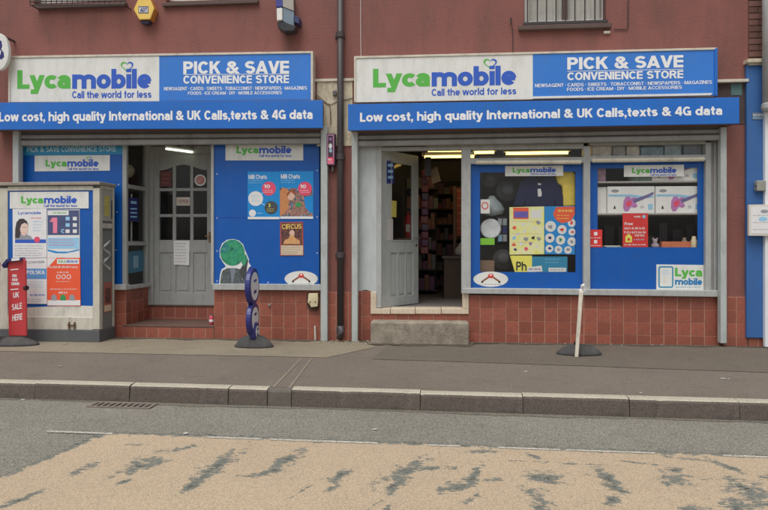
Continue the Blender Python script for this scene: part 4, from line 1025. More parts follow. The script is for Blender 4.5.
# cut-out sticker: suited figure with a green globe for a head
y = yb_
p = mk('sticker', MB().prism(quad([(218.8, 286.5), (220, 275), (221.5, 269.5), (226, 266.5), (223, 262.5), (219.8, 257), (219.6, 250), (222, 243.5), (227, 239.8), (233, 239), (239, 240.6), (243.2, 244.6), (245, 250), (246.8, 254), (249, 259.5), (248.6, 262.5), (251, 266), (248.5, 268), (247.5, 272), (248.4, 286.5)], y), (0, .002, 0)), PAPER,
       label='cut-out sticker of a suited figure with a green globe head', cat='sticker')
SUIT = photoprint('print_suit', ((44, 50, 52), (96, 104, 106), (60, 66, 68), (130, 138, 138)), 38, (1, 1, .4)); y -= .001
flat('printed_suit', [(219.8, 285.6), (221, 275.5), (222.4, 270.6), (227.5, 268), (237, 268.4), (243, 270), (246.4, 274), (247, 285.6)], y, SUIT, p)
flat('printed_suit', [(230, 268), (236, 268), (233.5, 280), (232, 285), (231, 278)], y - .0008, mat('print_shirt', S(120, 128, 140), .5, .1), p)
flat('printed_suit', [(239, 271), (244, 263), (246.5, 257.5), (248.2, 260), (247, 267), (246.4, 275), (243.5, 280)], y - .0010, mat('print_suit_dark', S(66, 70, 72), .5, .3, 30), p)
GLOBE = photoprint('print_globe', ((20, 84, 78), (34, 124, 96), (58, 156, 110), (30, 110, 120), (96, 180, 140)), 7, detail=5)
flat('printed_globe', ell(232.4, 252.6, 12.3, 13.1), y - .0016, GLOBE, p)
flat('printed_globe', [(241, 258), (246, 254), (247.6, 259), (244.4, 266), (242, 264)], y - .0018, GLOBE, p)
# items on the two doors
ydl = YD - .004
p = poster('notice', 'white paper notice taped to the grey nine pane door', 'notice', ((173.6, 240.6), (189.4, 240.8), (189.2, 265.2), (173.8, 264.6)), ydl); lines(p, 175.2, 188, (243, 246, 249, 252, 255, 258, 261), 1.0, ydl - .001, PGREY)
yg = YD + .018
p = poster('window_sign', 'small open sign hung in the middle pane of the nine pane door', 'sign', (176.3, 197.2, 190.0, 205.6), yg, mat('sign_cream', S(206, 196, 186), .6, .1)); ptext('OPEN', 178.2, 199.6, 188.2, 199.6, 3.6, yg - .001, mat('print_dull_red', S(160, 110, 104), .5, .05), p, .02)
p = poster('notice', 'dark red notice in the top left pane of the nine pane door', 'notice', (160.6, 171, 171.4, 186.6), yg, mat('notice_maroon', S(112, 66, 66), .6, .15, 20)); lines(p, 161.5, 170.5, (174, 178, 182), 1.2, yg - .001, mat('print_rose', S(160, 110, 106), .5, .1))
p = mk('sticker', MB().prism(quad(ell(200.2, 180.2, 5.8, 5.8), yg), (0, .002, 0)), PAPER, label='round white sticker in the top right pane of the nine pane door', cat='sticker'); dsc(p, 200.2, 180.2, 4.2, yg - .001, mat('print_faded_red', S(190, 120, 112), .5, .2, 60)); lines(p, 197.5, 203, (178.5, 181), 1.0, yg - .002, PAPER)
# side window: dark blue notice, hanging white tube, pale poster
def aq(pts, t):                                # pixels -> points on the angled return, t metres proud of it
    return [WP(a, b, A + ABn * t, AB) for a, b in pts]
p = mk('notice', MB().prism(aq([(129.2, 197.6), (138.2, 198), (138.2, 222), (129.2, 221)], .012), -ABn * .006), NAVY, label='small navy notice on the narrow side window', cat='notice')
mk('printed_lines', MB().prism(aq([(131, 201), (136.5, 201.4), (136.5, 204), (131, 203.6)], .0135), -ABn * .001), PSKY, p)
for k in range(3): mk('printed_lines', MB().prism(aq([(130.5, 208 + 4 * k), (137, 208.2 + 4 * k), (137, 209.6 + 4 * k), (130.5, 209.4 + 4 * k)], .0135), -ABn * .001), PSKY, p)
c_ = WP(131.4, 194, A - ABn * .06, AB); e2 = WP(131.2, 244, A - ABn * .06, AB)
mk('light_tube', MB().tube([c_, e2], .013, 8), PAPER, label='slim white tube standing inside the narrow side window', cat='tube')
p = mk('poster', MB().prism(aq([(128.6, 252), (143.4, 250), (143.4, 271), (128.6, 273.4)], -.03), -ABn * .004), TEAL, label='turquoise poster low in the narrow side window', cat='poster')
mk('printed_bottle', MB().prism(aq([(133.4, 256), (138.4, 255.4), (138.4, 267.5), (133.4, 268.4)], -.028), -ABn * .001), PSKY, p)
gl = WP(127, 171, A - ABn * .25, AB)
mk('ceiling_globe', MB().lathe(gl, [(0.001, -.1), (.06, -.085), (.1, -.03), (.105, 0), (.1, .03), (.06, .085), (.001, .1)], 20), mat('lamp_opal', S(205, 196, 168), .3, .1), label='round opal lamp seen through the narrow side window', cat='lamp', smooth=True)
# right door stickers (on the swung leaf)
def dq(pts, t): return [WP(a, b, HG + DN * t, DD) for a, b in pts]
p = mk('sticker', MB().prism(dq([(386.8, 160.6), (394, 161), (394, 183.4), (386.8, 183.6)], .003), -DN * .002), mat('sticker_blue', S(34, 50, 130), .5, .1), label='dark blue sticker at the top of the open grey door', cat='sticker')
for k in range(3): mk('printed_lines', MB().prism(dq([(388, 164 + 6 * k), (393, 164 + 6 * k), (393, 166.6 + 6 * k), (388, 166.6 + 6 * k)], .0042), -DN * .0008), PSKY, p)
mk('sticker', MB().prism(dq([(390.8, 200.4), (396.6, 201), (396.4, 217), (390.8, 217.2)], .003), -DN * .002), mat('sticker_yellow', S(186, 172, 84), .5, .2, 40), label='faded yellow sticker halfway up the open grey door', cat='sticker')
mk('sticker', MB().prism(dq([(387.2, 218.8), (393, 219), (393, 240), (387.2, 240.4)], .003), -DN * .002), mat('sticker_offwhite', S(186, 182, 180), .5, .1), label='plain off white paper beside the glass of the open grey door', cat='sticker')
# shop window signs
yw = YG - .008
p = poster('window_sign', 'white logo strip atop the left display window', 'sign', ((505.2, 166.0), (563.2, 165.4), (563.2, 175.8), (505.2, 176.2)), yw, WHITE); logo(p, 512.6, 556, 167.6, 172.6, -.006, yw - .001, heart=False)
p = poster('window_sign', 'white logo strip atop the right display window', 'sign', ((624, 165.4), (684, 164.6), (684, 176.4), (624, 176.8)), yw, WHITE); logo(p, 632, 676.4, 167.6, 173.2, -.006, yw - .001, heart=False)
p = poster('window_sign', 'square white logo sign with blue phone outline, low on the right window', 'sign', ((656.4, 264.4), (703.6, 265.0), (703.6, 290), (656.4, 289.4)), yw, WHITE)
y = yw - .001
def rr(x0, y0, x1, y1, r, n=5, cut=0):
    o = []
    for cx, cy, a in ((x1 - r, y0 + r, 0), (x0 + r, y0 + r, 90), (x0 + r, y1 - r, 180), (x1 - r - cut, y1 - r, 270)):
        for k in range(n + 1):
            t = math.radians(a + 90 * k / n); o.append((cx + r * math.cos(t), cy - r * math.sin(t)))
    return o
mk('printed_outline', MB().ring(quad(rr(658.4, 266.2, 673.4, 287.8, 2.2), y), quad(rr(659.7, 267.5, 672.1, 286.5, 1.4), y), (0, .0008, 0)), TEAL, p)
ptext('Lyca', 675.0, 267.6, 702.2, 267.9, 11.0, y, LGREEN, p, .05); ptext('mobile', 675.0, 278.0, 702.2, 278.3, 6.8, y, mat('letter_teal', S(30, 120, 178), .5, .03), p, .05)
lines(p, 675.4, 702, (286.6,), .9, y, TEAL, 0)
for cx in (664.5, 667.6):
    mk('heart', MB().ring(quad(ell(cx, 272.2, 1.7, 2.2, 14), y), quad(ell(cx, 272.2, 1.3, 1.8, 14), y), (0, .0008, 0)), PSKY, p)
p = poster('window_sign', 'small red notice in the bottom left corner of the right window', 'notice', (589.6, 229.6, 602.2, 247.2), yw, PRED)
bx(p, 594, 232, 597.4, 235.4, yw - .001, PAPER); bx(p, 594, 240, 597.2, 243.4, yw - .001, PAPER); lines(p, 590.6, 601, (237.4, 245), 1, yw - .001, PAPER, 0); bx(p, 589.8, 238.7, 602, 239.1, yw - .001, mat('print_dark_red', S(160, 40, 40), .5, 0), 'printed_rule')
yi = YG + .012
p = poster('poster', 'large red poster with white text behind the right display window', 'poster', (622.6, 213.4, 648, 247.2), yi, PRED); y = yi - .001
ptext('Free', 624.6, 222.2, 633, 222.2, 3.0, y, LETW, p, .03); ptext('mobile', 634, 215.4, 640.5, 215.4, 2.2, y, LETW, p, .02); lines(p, 624.4, 646, (227, 231), 2.4, y, PAPER, .1); lines(p, 635, 646, (234.4,), 2.0, y, PAPER, .1)
dsc(p, 644, 216.6, 1.7, y, PSKY); flat('printed_house', [(625.4, 242.4), (625.4, 236.6), (628.6, 233.6), (632, 236.6), (632, 242.4)], y, PYEL, p); bx(p, 627.6, 238.2, 630, 240.6, y - .001, PRED); lines(p, 634, 646, (239,), 1.2, y, PSKY, .1); lines(p, 624.4, 646, (243.8,), 1.6, y, PAPER, 0)

# ------------------------------------------------------------------ things behind the glass
TUBE = emis('warm_fluorescent', (1.0, 0.68, 0.16), 4.5)
TUBEC = emis('cool_fluorescent', (0.86, 0.95, 0.72), 1.6)
def tube_light(label, x0, x1, py, y, m=TUBE, r=.019):
    a, b = W(x0, py, y), W(x1, py, y); b.z = a.z
    o = empty('tube_light', (a + b) / 2, label, 'strip light', 'strip lights on the shop ceiling')
    mk('tube', MB().tube([a, b], r, 10), m, o)
    top = 2.80
    mk('housing', MB().box(a.x - .03, b.x + .03, y - .04, y + .04, a.z + r, a.z + r + .045), PAPER, o)
    for u in (.15, .85):
        X = a.x + (b.x - a.x) * u; mk('hanger', MB().box(X - .008, X + .008, y - .008, y + .008, a.z + r + .045, top), BLACKP, o)
tube_light('warm strip light seen through the top of the open doorway, nearer of two', 428, 470, 150.6, .95)
tube_light('warm strip light seen through the top of the open doorway, farther of two', 424, 474, 157.0, 1.55)
tube_light('warm strip light seen at the left of the left fanlight', 474.5, 494, 152.5, .8)
tube_light('long warm strip light across the middle of the left fanlight', 506, 568, 153.5, .9)
p, q = W(166, 148.6, .3), W(192.3, 152.0, .62)
o = empty('tube_light', (p + q) / 2, 'greenish strip light under the soffit above the nine pane door', 'strip light', 'strip lights on the shop ceiling')
mk('tube', MB().tube([p, q], .017, 10), TUBEC, o)
up_ = Vector((0, 0, .03)); mk('housing', MB().tube([p + up_, q + up_], .022, 6), PAPER, o)
zc = max(p.z, q.z)
mk('hanger', MB().box((p.x + q.x) / 2 - .01, (p.x + q.x) / 2 + .01, (p.y + q.y) / 2 - .01, (p.y + q.y) / 2 + .01, (p.z + q.z) / 2 + .03, max(2.6, zc + .06)), BLACKP, o)

SHELF = mat('shelf_dark', S(70, 66, 64), .6, .1)
# display bed behind both windows
mk('display_shelf', MB().box(X_(470.5, .14), X_(706, .14), .14, .75, Z_(279, 560, .14) - .03, Z_(279, 560, .14)), SHELF, label='low display shelf running along behind both display windows', cat='shelf')
ZSH = Z_(279, 560, .14)
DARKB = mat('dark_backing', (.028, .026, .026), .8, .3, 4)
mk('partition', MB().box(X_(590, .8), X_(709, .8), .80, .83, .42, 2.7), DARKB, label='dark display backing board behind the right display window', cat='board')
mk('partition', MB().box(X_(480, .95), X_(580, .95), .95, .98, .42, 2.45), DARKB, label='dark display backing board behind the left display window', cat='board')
# --- left window goods
yi = YG + .014
def board(name, label, cat, px, y, m, th=.004): return poster(name, label, cat, px, y, m, th)
p = board('poster', 'yellow price poster full of small pictures in the left display window', 'poster', ((509.4, 207.2), (544.2, 206.4), (544.2, 254.2), (509.6, 254.6)), yi, photoprint('price_poster', ((255, 236, 120), (255, 244, 190), (255, 240, 150), (250, 226, 110)), 14)); y = yi - .001
bx(p, 513.2, 207.6, 528.6, 219, y, PORANGE); bx(p, 514.2, 211.4, 528, 217.6, y - .001, mat('print_violet', S(104, 92, 180), .5, .2, 30)); bx(p, 531, 210, 541.6, 218, y, PAPER)
random.seed(21)
for (cx, cy, m_) in ((514.6, 227.5, PORANGE), (524, 224, PAPER), (524.4, 231, PAPER), (538, 222.6, PGREY), (535, 228, PAPER), (514, 238, PSKY), (526, 238.6, PGREY), (533, 238, BLK), (538.6, 238.8, PGREY), (513.6, 245, PORANGE), (515, 249.6, NAVY), (526.4, 249, PPINK), (530.6, 243.6, mat('print_mauve', S(160, 120, 170), .5, .2)), (521, 244, PAPER), (537, 246, PAPER), (518, 234, PAPER)):
    flat('printed_picture', [(cx + random.uniform(1.2, 3) * math.cos(t), cy + random.uniform(1.0, 2.6) * math.sin(t)) for t in (0, .9, 1.9, 2.8, 3.8, 4.7, 5.5)], y, m_, p)
for yy in (221, 233.5, 242): lines(p, 512, 542, (yy,), .6, y, mat('print_ochre', S(200, 160, 70), .5, .1), .3)
p = board('poster', 'blue poster of round white badges in the left display window', 'poster', ((544.6, 206.4), (575, 206), (575, 254.4), (544.6, 254.2)), yi, PCYAN); y = yi - .001
flat('printed_panel', [(553, 214), (556, 207), (574.8, 206.6), (574.8, 214), (571, 221), (562, 223.4), (556, 220)], y, PORANGE, p); lines(p, 558, 573.5, (209.4,), 2.4, y - .001, PYEL, 0); lines(p, 557, 571, (215, 218), .9, y - .001, PYEL, .2)
random.seed(5)
for cx, cy, r in ((550.6, 226.4, 5.4), (562, 229.6, 4.6), (571.8, 223, 4), (572, 232, 3.6), (549.8, 238, 4.7), (560.6, 240, 4.7), (571.8, 241.6, 4.4), (549.4, 248.6, 3.9), (558.4, 249.6, 3.9), (568, 250, 3.8)):
    dsc(p, cx, cy, r, y, PAPER); m_ = random.choice((BLK, PRED, NAVY, PGREEN, PGREY))
    flat('printed_picture', [(cx + r * random.uniform(.25, .65) * math.cos(t), cy + r * random.uniform(.2, .6) * math.sin(t)) for t in (0, 1.1, 2.1, 3.3, 4.3, 5.3)], y - .001, m_, p)
p = board('poster', 'yellow strip poster with big black letters low in the left window', 'poster', ((510, 255.6), (532, 255.6), (532, 272.4), (515, 272.4)), yi, PYEL); ptext('Ph', 516.2, 261.6, 526.6, 261.6, 9, yi - .001, BLK, p, .03)
p = board('poster', 'teal strip poster with white labels low in the left window', 'poster', (531.6, 256.6, 567.4, 272.4), yi + .003, TEAL); y = yi + .002
flat('printed_label', [(527.4, 267.4), (541.6, 265.6), (542.6, 271.6), (527.6, 272.2)], y - .004, PAPER, p); lines(p, 529, 541, (268.2,), 1.6, y - .005, mat('print_plum', S(120, 70, 130), .5, .1), 0)
bx(p, 548.6, 267.8, 566, 271.8, y, PAPER); lines(p, 550, 565, (269,), 1.2, y - .001, PGREY, 0); lines(p, 545, 563, (259, 262), .7, y, PSKY, .4)
NAVYC = mat('navy_cloth', S(34, 38, 74), .95, .2, 14, .4, 30)
def cloth(name, label, cat, pts, y, th, m, parent=None):
    mb = MB().prism(quad(pts, y), (0, th, 0)); o = mk(name, mb, m, parent, label=label, cat=cat, bevel=.02, seg=2)
    return o
sh = cloth('shirt', 'navy collared shirt hung high in the left display window', 'shirt', [(518, 192), (520.5, 182), (528, 176.5), (534, 174.5), (540, 176), (546, 174.5), (553, 177), (559, 184), (563.5, 197), (563, 206), (556, 206), (555, 199), (554.5, 206.5), (524.6, 206.8), (525.4, 199), (523.5, 206), (513.6, 205.5)], .19, .08, NAVYC)
flat('collar', [(533, 174.5), (540, 184), (547, 174.5), (545, 173.5), (540, 178), (535, 173.5)], .182, mat('navy_dark', S(22, 24, 48), .9, .1), sh); flat('crest', [(537.6, 189), (540.6, 188.6), (541.8, 193), (541.4, 196.4), (538, 196.6)], .183, PAPER, sh); flat('crest', [(538, 183), (541, 182.6), (541, 185), (538, 185)], .183, PAPER, sh)
sf = cloth('scarf', 'yellow cloth hung beside the navy shirt in the left window', 'cloth', [(556, 176), (560, 171), (572, 170.5), (575.5, 174), (575.6, 206), (563.5, 206.6), (562.5, 186), (558, 183)], .18, .06, mat('yellow_cloth', S(232, 208, 92), .9, .15, 14, .5, 30))
HATB = mat('black_felt', S(66, 66, 70), .95, .25, 8, .3, 30)
def hat(label, cx, cy, rpx, y, m=HATB):
    c = W(cx, cy, y); r = rpx * (y + D) / F
    o = mk('hat', MB().lathe((0, 0, 0), [(r, 0), (r * 1.0, .008), (r * .62, .016), (r * .58, .06), (r * .45, .085), (.001, .09)], 28), m, label=label, cat='hat', group='black hats in the left display window', smooth=True)
    o.rotation_euler = (math.radians(78), 0, 0); o.location = c; return o
hat('black brimmed hat high in the left display window beside the shirt', 507, 191, 10.5, .3); hat('black brimmed hat low in the left display window', 503, 259, 10, .28); hat('black brimmed hat high in the left corner of the left window', 489, 179, 8, .3)
FROST = mat('frosted_plastic', S(140, 152, 156), .4, .2, 12, .2, 20)
c = W(492, 206, .26); mk('plastic_bag', MB().lathe((c.x, c.y, c.z - .1), [(.02, -.03), (.14, .0), (.16, .06), (.12, .13), (.05, .2), (.03, .23)], 14, sy=.6), FROST, label='crumpled clear plastic bag in the left display window', cat='bag', smooth=True)
c = W(490.5, 229, .19); o = mk('plate', MB().lathe((0, 0, 0), [(.04, 0), (.125, .012), (.13, .02), (.11, .02), (.05, .01), (.001, .01)], 28), mat('glazed_plate', S(188, 192, 196), .25, .15, 8), label='round pale plate standing in the left display window', cat='plate', smooth=True); o.rotation_euler = (math.radians(80), 0, 0); o.location = c
p = board('notice', 'white no entry notice taped inside the left display window', 'notice', (480.6, 199.4, 489.8, 213.4), yi, PAPER)
mk('printed_ring', MB().ring(quad(ell(485, 205.8, 3.4, 3.8), yi - .001), quad(ell(485, 205.8, 2.4, 2.8), yi - .001), (0, .0006, 0)), PRED, p)
board('label_card', 'bright green label low at the left of the left window', 'label', (480.2, 238.2, 494.6, 244.8), yi, mat('label_green', S(128, 196, 60), .5, .08))
rk = empty('phone_case_rack', W(502, 242, .22), 'small black rack of phone covers in the left display window', 'rack')
slab('backing', (497, 217, 507.4, 242.4), .24, .012, BLACKP, rk)
for i in range(2):
    for j in range(3):
        slab('phone_cover', (498 + 4.9 * i, 218.6 + 8 * j, 502 + 4.9 * i, 225.4 + 8 * j), .225, .012, (PGREY, BLK, PSKY, FROST, NAVY, PGREY)[i * 3 + j], rk, bevel=.003)
CARD = mat('brown_card', S(128, 104, 88), .85, .12, 10)
mk('carton', MB().prism(rect(480, 260.6, 494.4, 282, .2), (0, .2, 0)), CARD, label='brown carton in the bottom corner of the left display window', cat='box', bevel=.004)
# --- right window goods
def shelf(py, label):
    z = Z_(py, 648, .15); return mk('shelf', MB().box(X_(592, .15), X_(706, .15), .125, .80, z - .018, z), mat('shelf_white', S(176, 172, 168), .6, .1), label=label, cat='shelf', group='shelves in the right display window')
shelf(181.2, 'upper shelf of boxed guitars in the right display window'); shelf(213.2, 'lower shelf of boxed guitars in the right display window')
PURP = mat('print_purple', S(186, 120, 184), .5, .25, 30); BOXW = mat('toy_box_white', S(236, 238, 244), .5, .08, 10)
def guitar_box(label, x0, x1, y0, y1, ysh, y=.14):
    z0 = Z_(ysh, 648, .15)
    pts = rect(x0, y0, x1, y1, y); h = pts[0].z - pts[2].z
    bxo = MB().box(pts[0].x, pts[1].x, y, y + .12, z0 + .001, pts[0].z)
    b = mk('guitar_box', bxo, BOXW, label=label, cat='box', group='boxed toy guitars', bevel=.003)
    yy = y - .002; w = x1 - x0; hh = y1 - y0; f = lambda u, v: (x0 + u * w, y0 + v * hh)
    flat('printed_panel', [f(.02, .3), f(.5, .3), f(.75, .36), f(.98, .34), f(.98, .4), f(.7, .46), f(.4, .38), f(.02, .38)], yy, PSKY, b)
    # the printed guitar: body with two horns, neck and head
    body = [f(.34, .55), f(.38, .40), f(.46, .36), f(.50, .46), f(.56, .40), f(.62, .42), f(.57, .52), f(.60, .62), f(.64, .74), f(.58, .80), f(.50, .76), f(.44, .92), f(.37, .94), f(.33, .80)]
    flat('printed_guitar', body, yy - .0006, PURP, b)
    flat('printed_guitar', [f(.39, .60), f(.46, .52), f(.52, .58), f(.50, .70), f(.43, .78), f(.39, .72)], yy - .0014, PPINK, b)
    flat('printed_neck', [f(.54, .50), f(.88, .28), f(.97, .20), f(.985, .27), f(.90, .38), f(.57, .62)], yy - .0012, mat('print_indigo', S(110, 104, 150), .5, .2), b)
    flat('printed_logo', ell(*f(.16, .17), w * .08, hh * .06), yy, PGREY, b); flat('printed_logo', [f(.12, .84), f(.15, .70), f(.18, .84)], yy, BLK, b)
    lines(b, x0 + .70 * w, x0 + .78 * w, (y0 + .72 * hh, y0 + .78 * hh), .8, yy, NAVY, 0); flat('printed_label', [f(.86, .66), f(.96, .66), f(.96, .86), f(.86, .86)], yy, PSKY, b)
guitar_box('white boxed toy guitar at the right of the upper shelf', 652, 699.5, 158, 181.2, 181.2)
guitar_box('white boxed toy guitar in the middle of the lower shelf', 607.6, 654.6, 186.4, 213.2, 213.2)
guitar_box('white boxed toy guitar at the right of the lower shelf', 655.6, 702, 186.2, 213.2, 213.2)
def goods(name, label, cat, px, ysh, y, m, th=.12):
    pts = rect(*px, y); z0 = Z_(ysh, 648, .15) + .001
    return mk(name, MB().box(pts[0].x, pts[1].x, y, y + th, z0, pts[0].z), m, label=label, cat=cat, bevel=.004)
goods('carton', 'white carton at the left end of the lower guitar shelf', 'box', (596.5, 187, 606.4, 213), 213.2, .18, BOXW)
goods('carton', 'green patterned box in the middle of the upper guitar shelf', 'box', (631, 172, 651, 181), 181.2, .17, mat('box_green', S(120, 150, 136), .6, .45, 14))
goods('carton', 'mottled purple box at the left end of the upper guitar shelf', 'box', (596.5, 168, 605.8, 181), 181.2, .17, mat('box_mottled', S(150, 120, 140), .6, .5, 18))
zsh = Z_(248.5, 648, .13)
mk('display_ledge', MB().box(X_(590.5, .13), X_(706, .13), .118, .6, zsh - .02, zsh), SHELF, label='ledge just under the clear part of the right display window', cat='shelf')
def onledge(name, label, cat, px, y, m, th=.08, bevel=.004):
    pts = rect(*px, y); return mk(name, MB().box(pts[0].x, pts[1].x, y, y + th, zsh + .001, pts[0].z), m, label=label, cat=cat, bevel=bevel)
onledge('carton', 'flat orange box on the ledge of the right display window', 'box', (662, 241.6, 691, 247), .2, mat('box_orange', S(206, 120, 84), .6, .2, 20))
c = W(683, 247, .17)
def jar(label, px, py, y, r, m):
    c = W(px, 247, y); zt = W(px, py, y).z
    mk('jar', MB().lathe((c.x, c.y, zsh + .001), [(r, 0), (r * 1.05, .01), (r * 1.05, (zt - zsh) * .7), (r * .7, (zt - zsh) * .8), (r * .7, zt - zsh)], 14), m, label=label, cat='jar', smooth=True)
jar('dull beige jar on the ledge beside the orange box', 684.4, 237.6, .32, .03, mat('jar_beige', S(160, 146, 130), .5, .1)); jar('cream jar at the right end of the ledge in the right window', 694, 236.4, .18, .035, mat('jar_cream', S(216, 200, 168), .5, .1))
for k, (x0, x1, yt, rz) in enumerate(((603, 618, 241.6, .2), (606, 622, 239.4, -.15), (604, 620, 237.4, .1))):
    pts = rect(x0, yt, x1, yt + 1.4, .2); z = zsh + .012 * k + .001
    mk('magazine', MB().box(pts[0].x, pts[1].x, .16 + .01 * k, .42, z, z + .010), (BOXW, mat('mag_green', S(150, 166, 150), .5, .3, 30), PAPER)[k],
       label=('lowest white magazine', 'middle greenish magazine', 'topmost white magazine')[k] + ' of the pile on the window ledge', cat='magazine')
c = W(655, 247, .24)
tg = mk('toy', MB().lathe((c.x, c.y, zsh + .001), [(.03, 0), (.05, .02), (.045, .05), (.02, .07), (.03, .09), (.02, .115), (.001, .12)], 14), mat('toy_plush', S(176, 160, 172), .9, .4, 20), label='small pale plush toy on the ledge beside the red poster', cat='toy', smooth=True)
for s in (-1, 1): mk('ear', MB().lathe((c.x + s * .025, c.y, zsh + .105), [(.004, 0), (.012, .012), (.004, .03)], 8), MATS['toy_plush'], tg, smooth=True)
random.seed(9)
for k in range(7):
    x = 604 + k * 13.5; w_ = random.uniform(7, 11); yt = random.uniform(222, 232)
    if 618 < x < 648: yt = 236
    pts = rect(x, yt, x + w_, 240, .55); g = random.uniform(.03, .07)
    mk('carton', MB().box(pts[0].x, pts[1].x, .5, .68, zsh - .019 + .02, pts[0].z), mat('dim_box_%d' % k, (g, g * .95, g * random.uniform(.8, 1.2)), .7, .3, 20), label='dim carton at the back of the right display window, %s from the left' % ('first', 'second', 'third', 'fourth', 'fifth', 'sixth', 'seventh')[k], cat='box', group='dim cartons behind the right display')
# fanlight clutter on a top shelf behind the right window
zfl = Z_(157, 648, .15)
mk('shelf', MB().box(X_(592, .15), X_(706, .15), .135, .62, zfl - .018, zfl), SHELF, label='topmost shelf of wrapped stock behind the right fanlight', cat='shelf', group='shelves in the right display window')
random.seed(13)
for k, (x0, x1, col) in enumerate(((592, 612, (152, 144, 132)), (613, 626, (120, 118, 112)), (627, 640, (158, 150, 138)), (641, 664, (96, 112, 122)), (665, 682, (112, 124, 130)), (684, 704, (84, 90, 98)))):
    pts = rect(x0, random.uniform(143, 147), x1, 156, .15)
    mk('wrapped_stock', MB().box(pts[0].x, pts[1].x, .15, .42, zfl + .001, pts[0].z), mat('wrap_%d' % k, S(*[min(255, v * 1.25) for v in col]), .45, .4, 14, .5, 16),
       label='plastic wrapped stock on the topmost shelf, %s from the left' % ('first', 'second', 'third', 'fourth', 'fifth', 'sixth')[k], cat='package', group='wrapped stock behind the right fanlight', bevel=.02, seg=2)
# --- inside the open doorway
FLZ = .40
rk = empty('goods_shelving', Vector((X_(415, 2.4), 2.4, FLZ)), 'dark shelving of reddish packets along the left inside the open doorway', 'shelving')
x0, x1 = X_(404, 2.2), X_(437, 2.6)
mk('side_panel', MB().box(x0, x0 + .02, 1.7, 2.7, FLZ, 2.3), SHELF, rk); mk('back_panel', MB().box(x0, x1, 2.68, 2.7, FLZ, 2.3), SHELF, rk)
random.seed(3)
for lv in range(6):
    z = FLZ + .08 + .33 * lv
    mk('shelf_board', MB().box(x0 + .02, x1, 2.25, 2.68, z - .02, z), SHELF, rk)
    x = x0 + .04
    while x < x1 - .06:
        w_ = random.uniform(.05, .1); h = random.uniform(.12, .26)
        mk('packet', MB().box(x, x + w_ - .008, 2.28, 2.5, z, z + h), mat('packet_%d' % random.randrange(9), random.choice(((.30, .05, .07), (.20, .08, .16), (.10, .10, .2), (.32, .14, .08), (.2, .2, .2))), .5, .3, 20), rk); x += w_
r2 = empty('goods_shelving', Vector((X_(440, 3.7), 3.7, FLZ)), 'dim shelving of mixed stock at the back inside the open doorway', 'shelving')
x0, x1 = X_(424, 3.6), X_(470, 3.6)
mk('back_panel', MB().box(x0, x1, 3.86, 3.88, FLZ, 2.4), SHELF, r2)
for lv in range(7):
    z = FLZ + .06 + .28 * lv; mk('shelf_board', MB().box(x0, x1, 3.5, 3.86, z - .02, z), SHELF, r2); x = x0 + .01
    while x < x1 - .08:
        w_ = random.uniform(.06, .14); h = random.uniform(.1, .23)
        mk('packet', MB().box(x, x + w_ - .01, 3.52, 3.8, z, z + h), MATS[random.choice([q for q in MATS if q.startswith('packet_')])], r2); x += w_
st3 = empty('hanging_strip', Vector((X_(424, 1.5), 1.5, 1.0)), 'strip of purple and red packets hanging behind the open door edge', 'packet strip')
zz0 = Z_(170, 424, 1.5); mk('strip', MB().box(X_(423.5, 1.5), X_(424.5, 1.5), 1.5, 1.505, 1.0, 2.79), BLACKP, st3)
for k in range(11):
    zc_ = zz0 - .115 * k; mk('packet', MB().box(X_(421, 1.5) + random.uniform(-.01, .01), X_(428.5, 1.5), 1.46, 1.498, zc_ - .105, zc_), mat('strip_%d' % (k % 4), ((.22, .05, .09), (.14, .05, .12), (.26, .08, .07), (.10, .07, .12))[k % 4], .35, .4, 30), st3, bevel=.012)
ct = empty('counter', Vector((X_(452, 1.7), 1.9, FLZ)), 'brown shop counter inside the open doorway at the right', 'counter')
zc = Z_(256, 450, 1.6)
mk('front', MB().box(X_(444, 1.6), X_(480, 1.6), 1.6, 2.2, FLZ, zc - .04), mat('counter_brown', (.10, .065, .045), .6, .2, 6), ct); mk('top', MB().box(X_(442, 1.6), X_(480, 1.6), 1.55, 2.25, zc - .04, zc), mat('counter_top', (.12, .09, .07), .4, .2, 8), ct, bevel=.006)
hb = empty('hanging_poster', W(458, 232, 2.3), 'red and white checked panel hanging deep inside the open doorway', 'panel')
slab('panel_board', (456.6, 188, 470, 236), 2.3, .02, mat('panel_red', S(176, 92, 74), .6, .2, 10), hb); 
for k in range(6): slab('rail', (457, 190 + 7.6 * k, 470, 191 + 7.6 * k), 2.29, .01, mat('panel_pale', S(190, 150, 130), .6, .1), hb)
slab('upright', (453.2, 186, 456.2, 256), 2.28, .04, mat('upright_wood', S(120, 96, 84), .6, .1), hb)
slab('foot', (453.2, 254, 456.2, 262), 2.26, .08, MATS['upright_wood'], hb)
c = W(461, 246, 1.75); mk('carrier_bag', MB().lathe((c.x, c.y, zc + .001), [(.05, 0), (.1, .03), (.09, .1), (.04, .16), (.02, .2)], 12, sy=.7), mat('bag_white', S(170, 168, 166), .6, .1), label='white carrier bag on the counter inside the doorway', cat='bag', smooth=True)
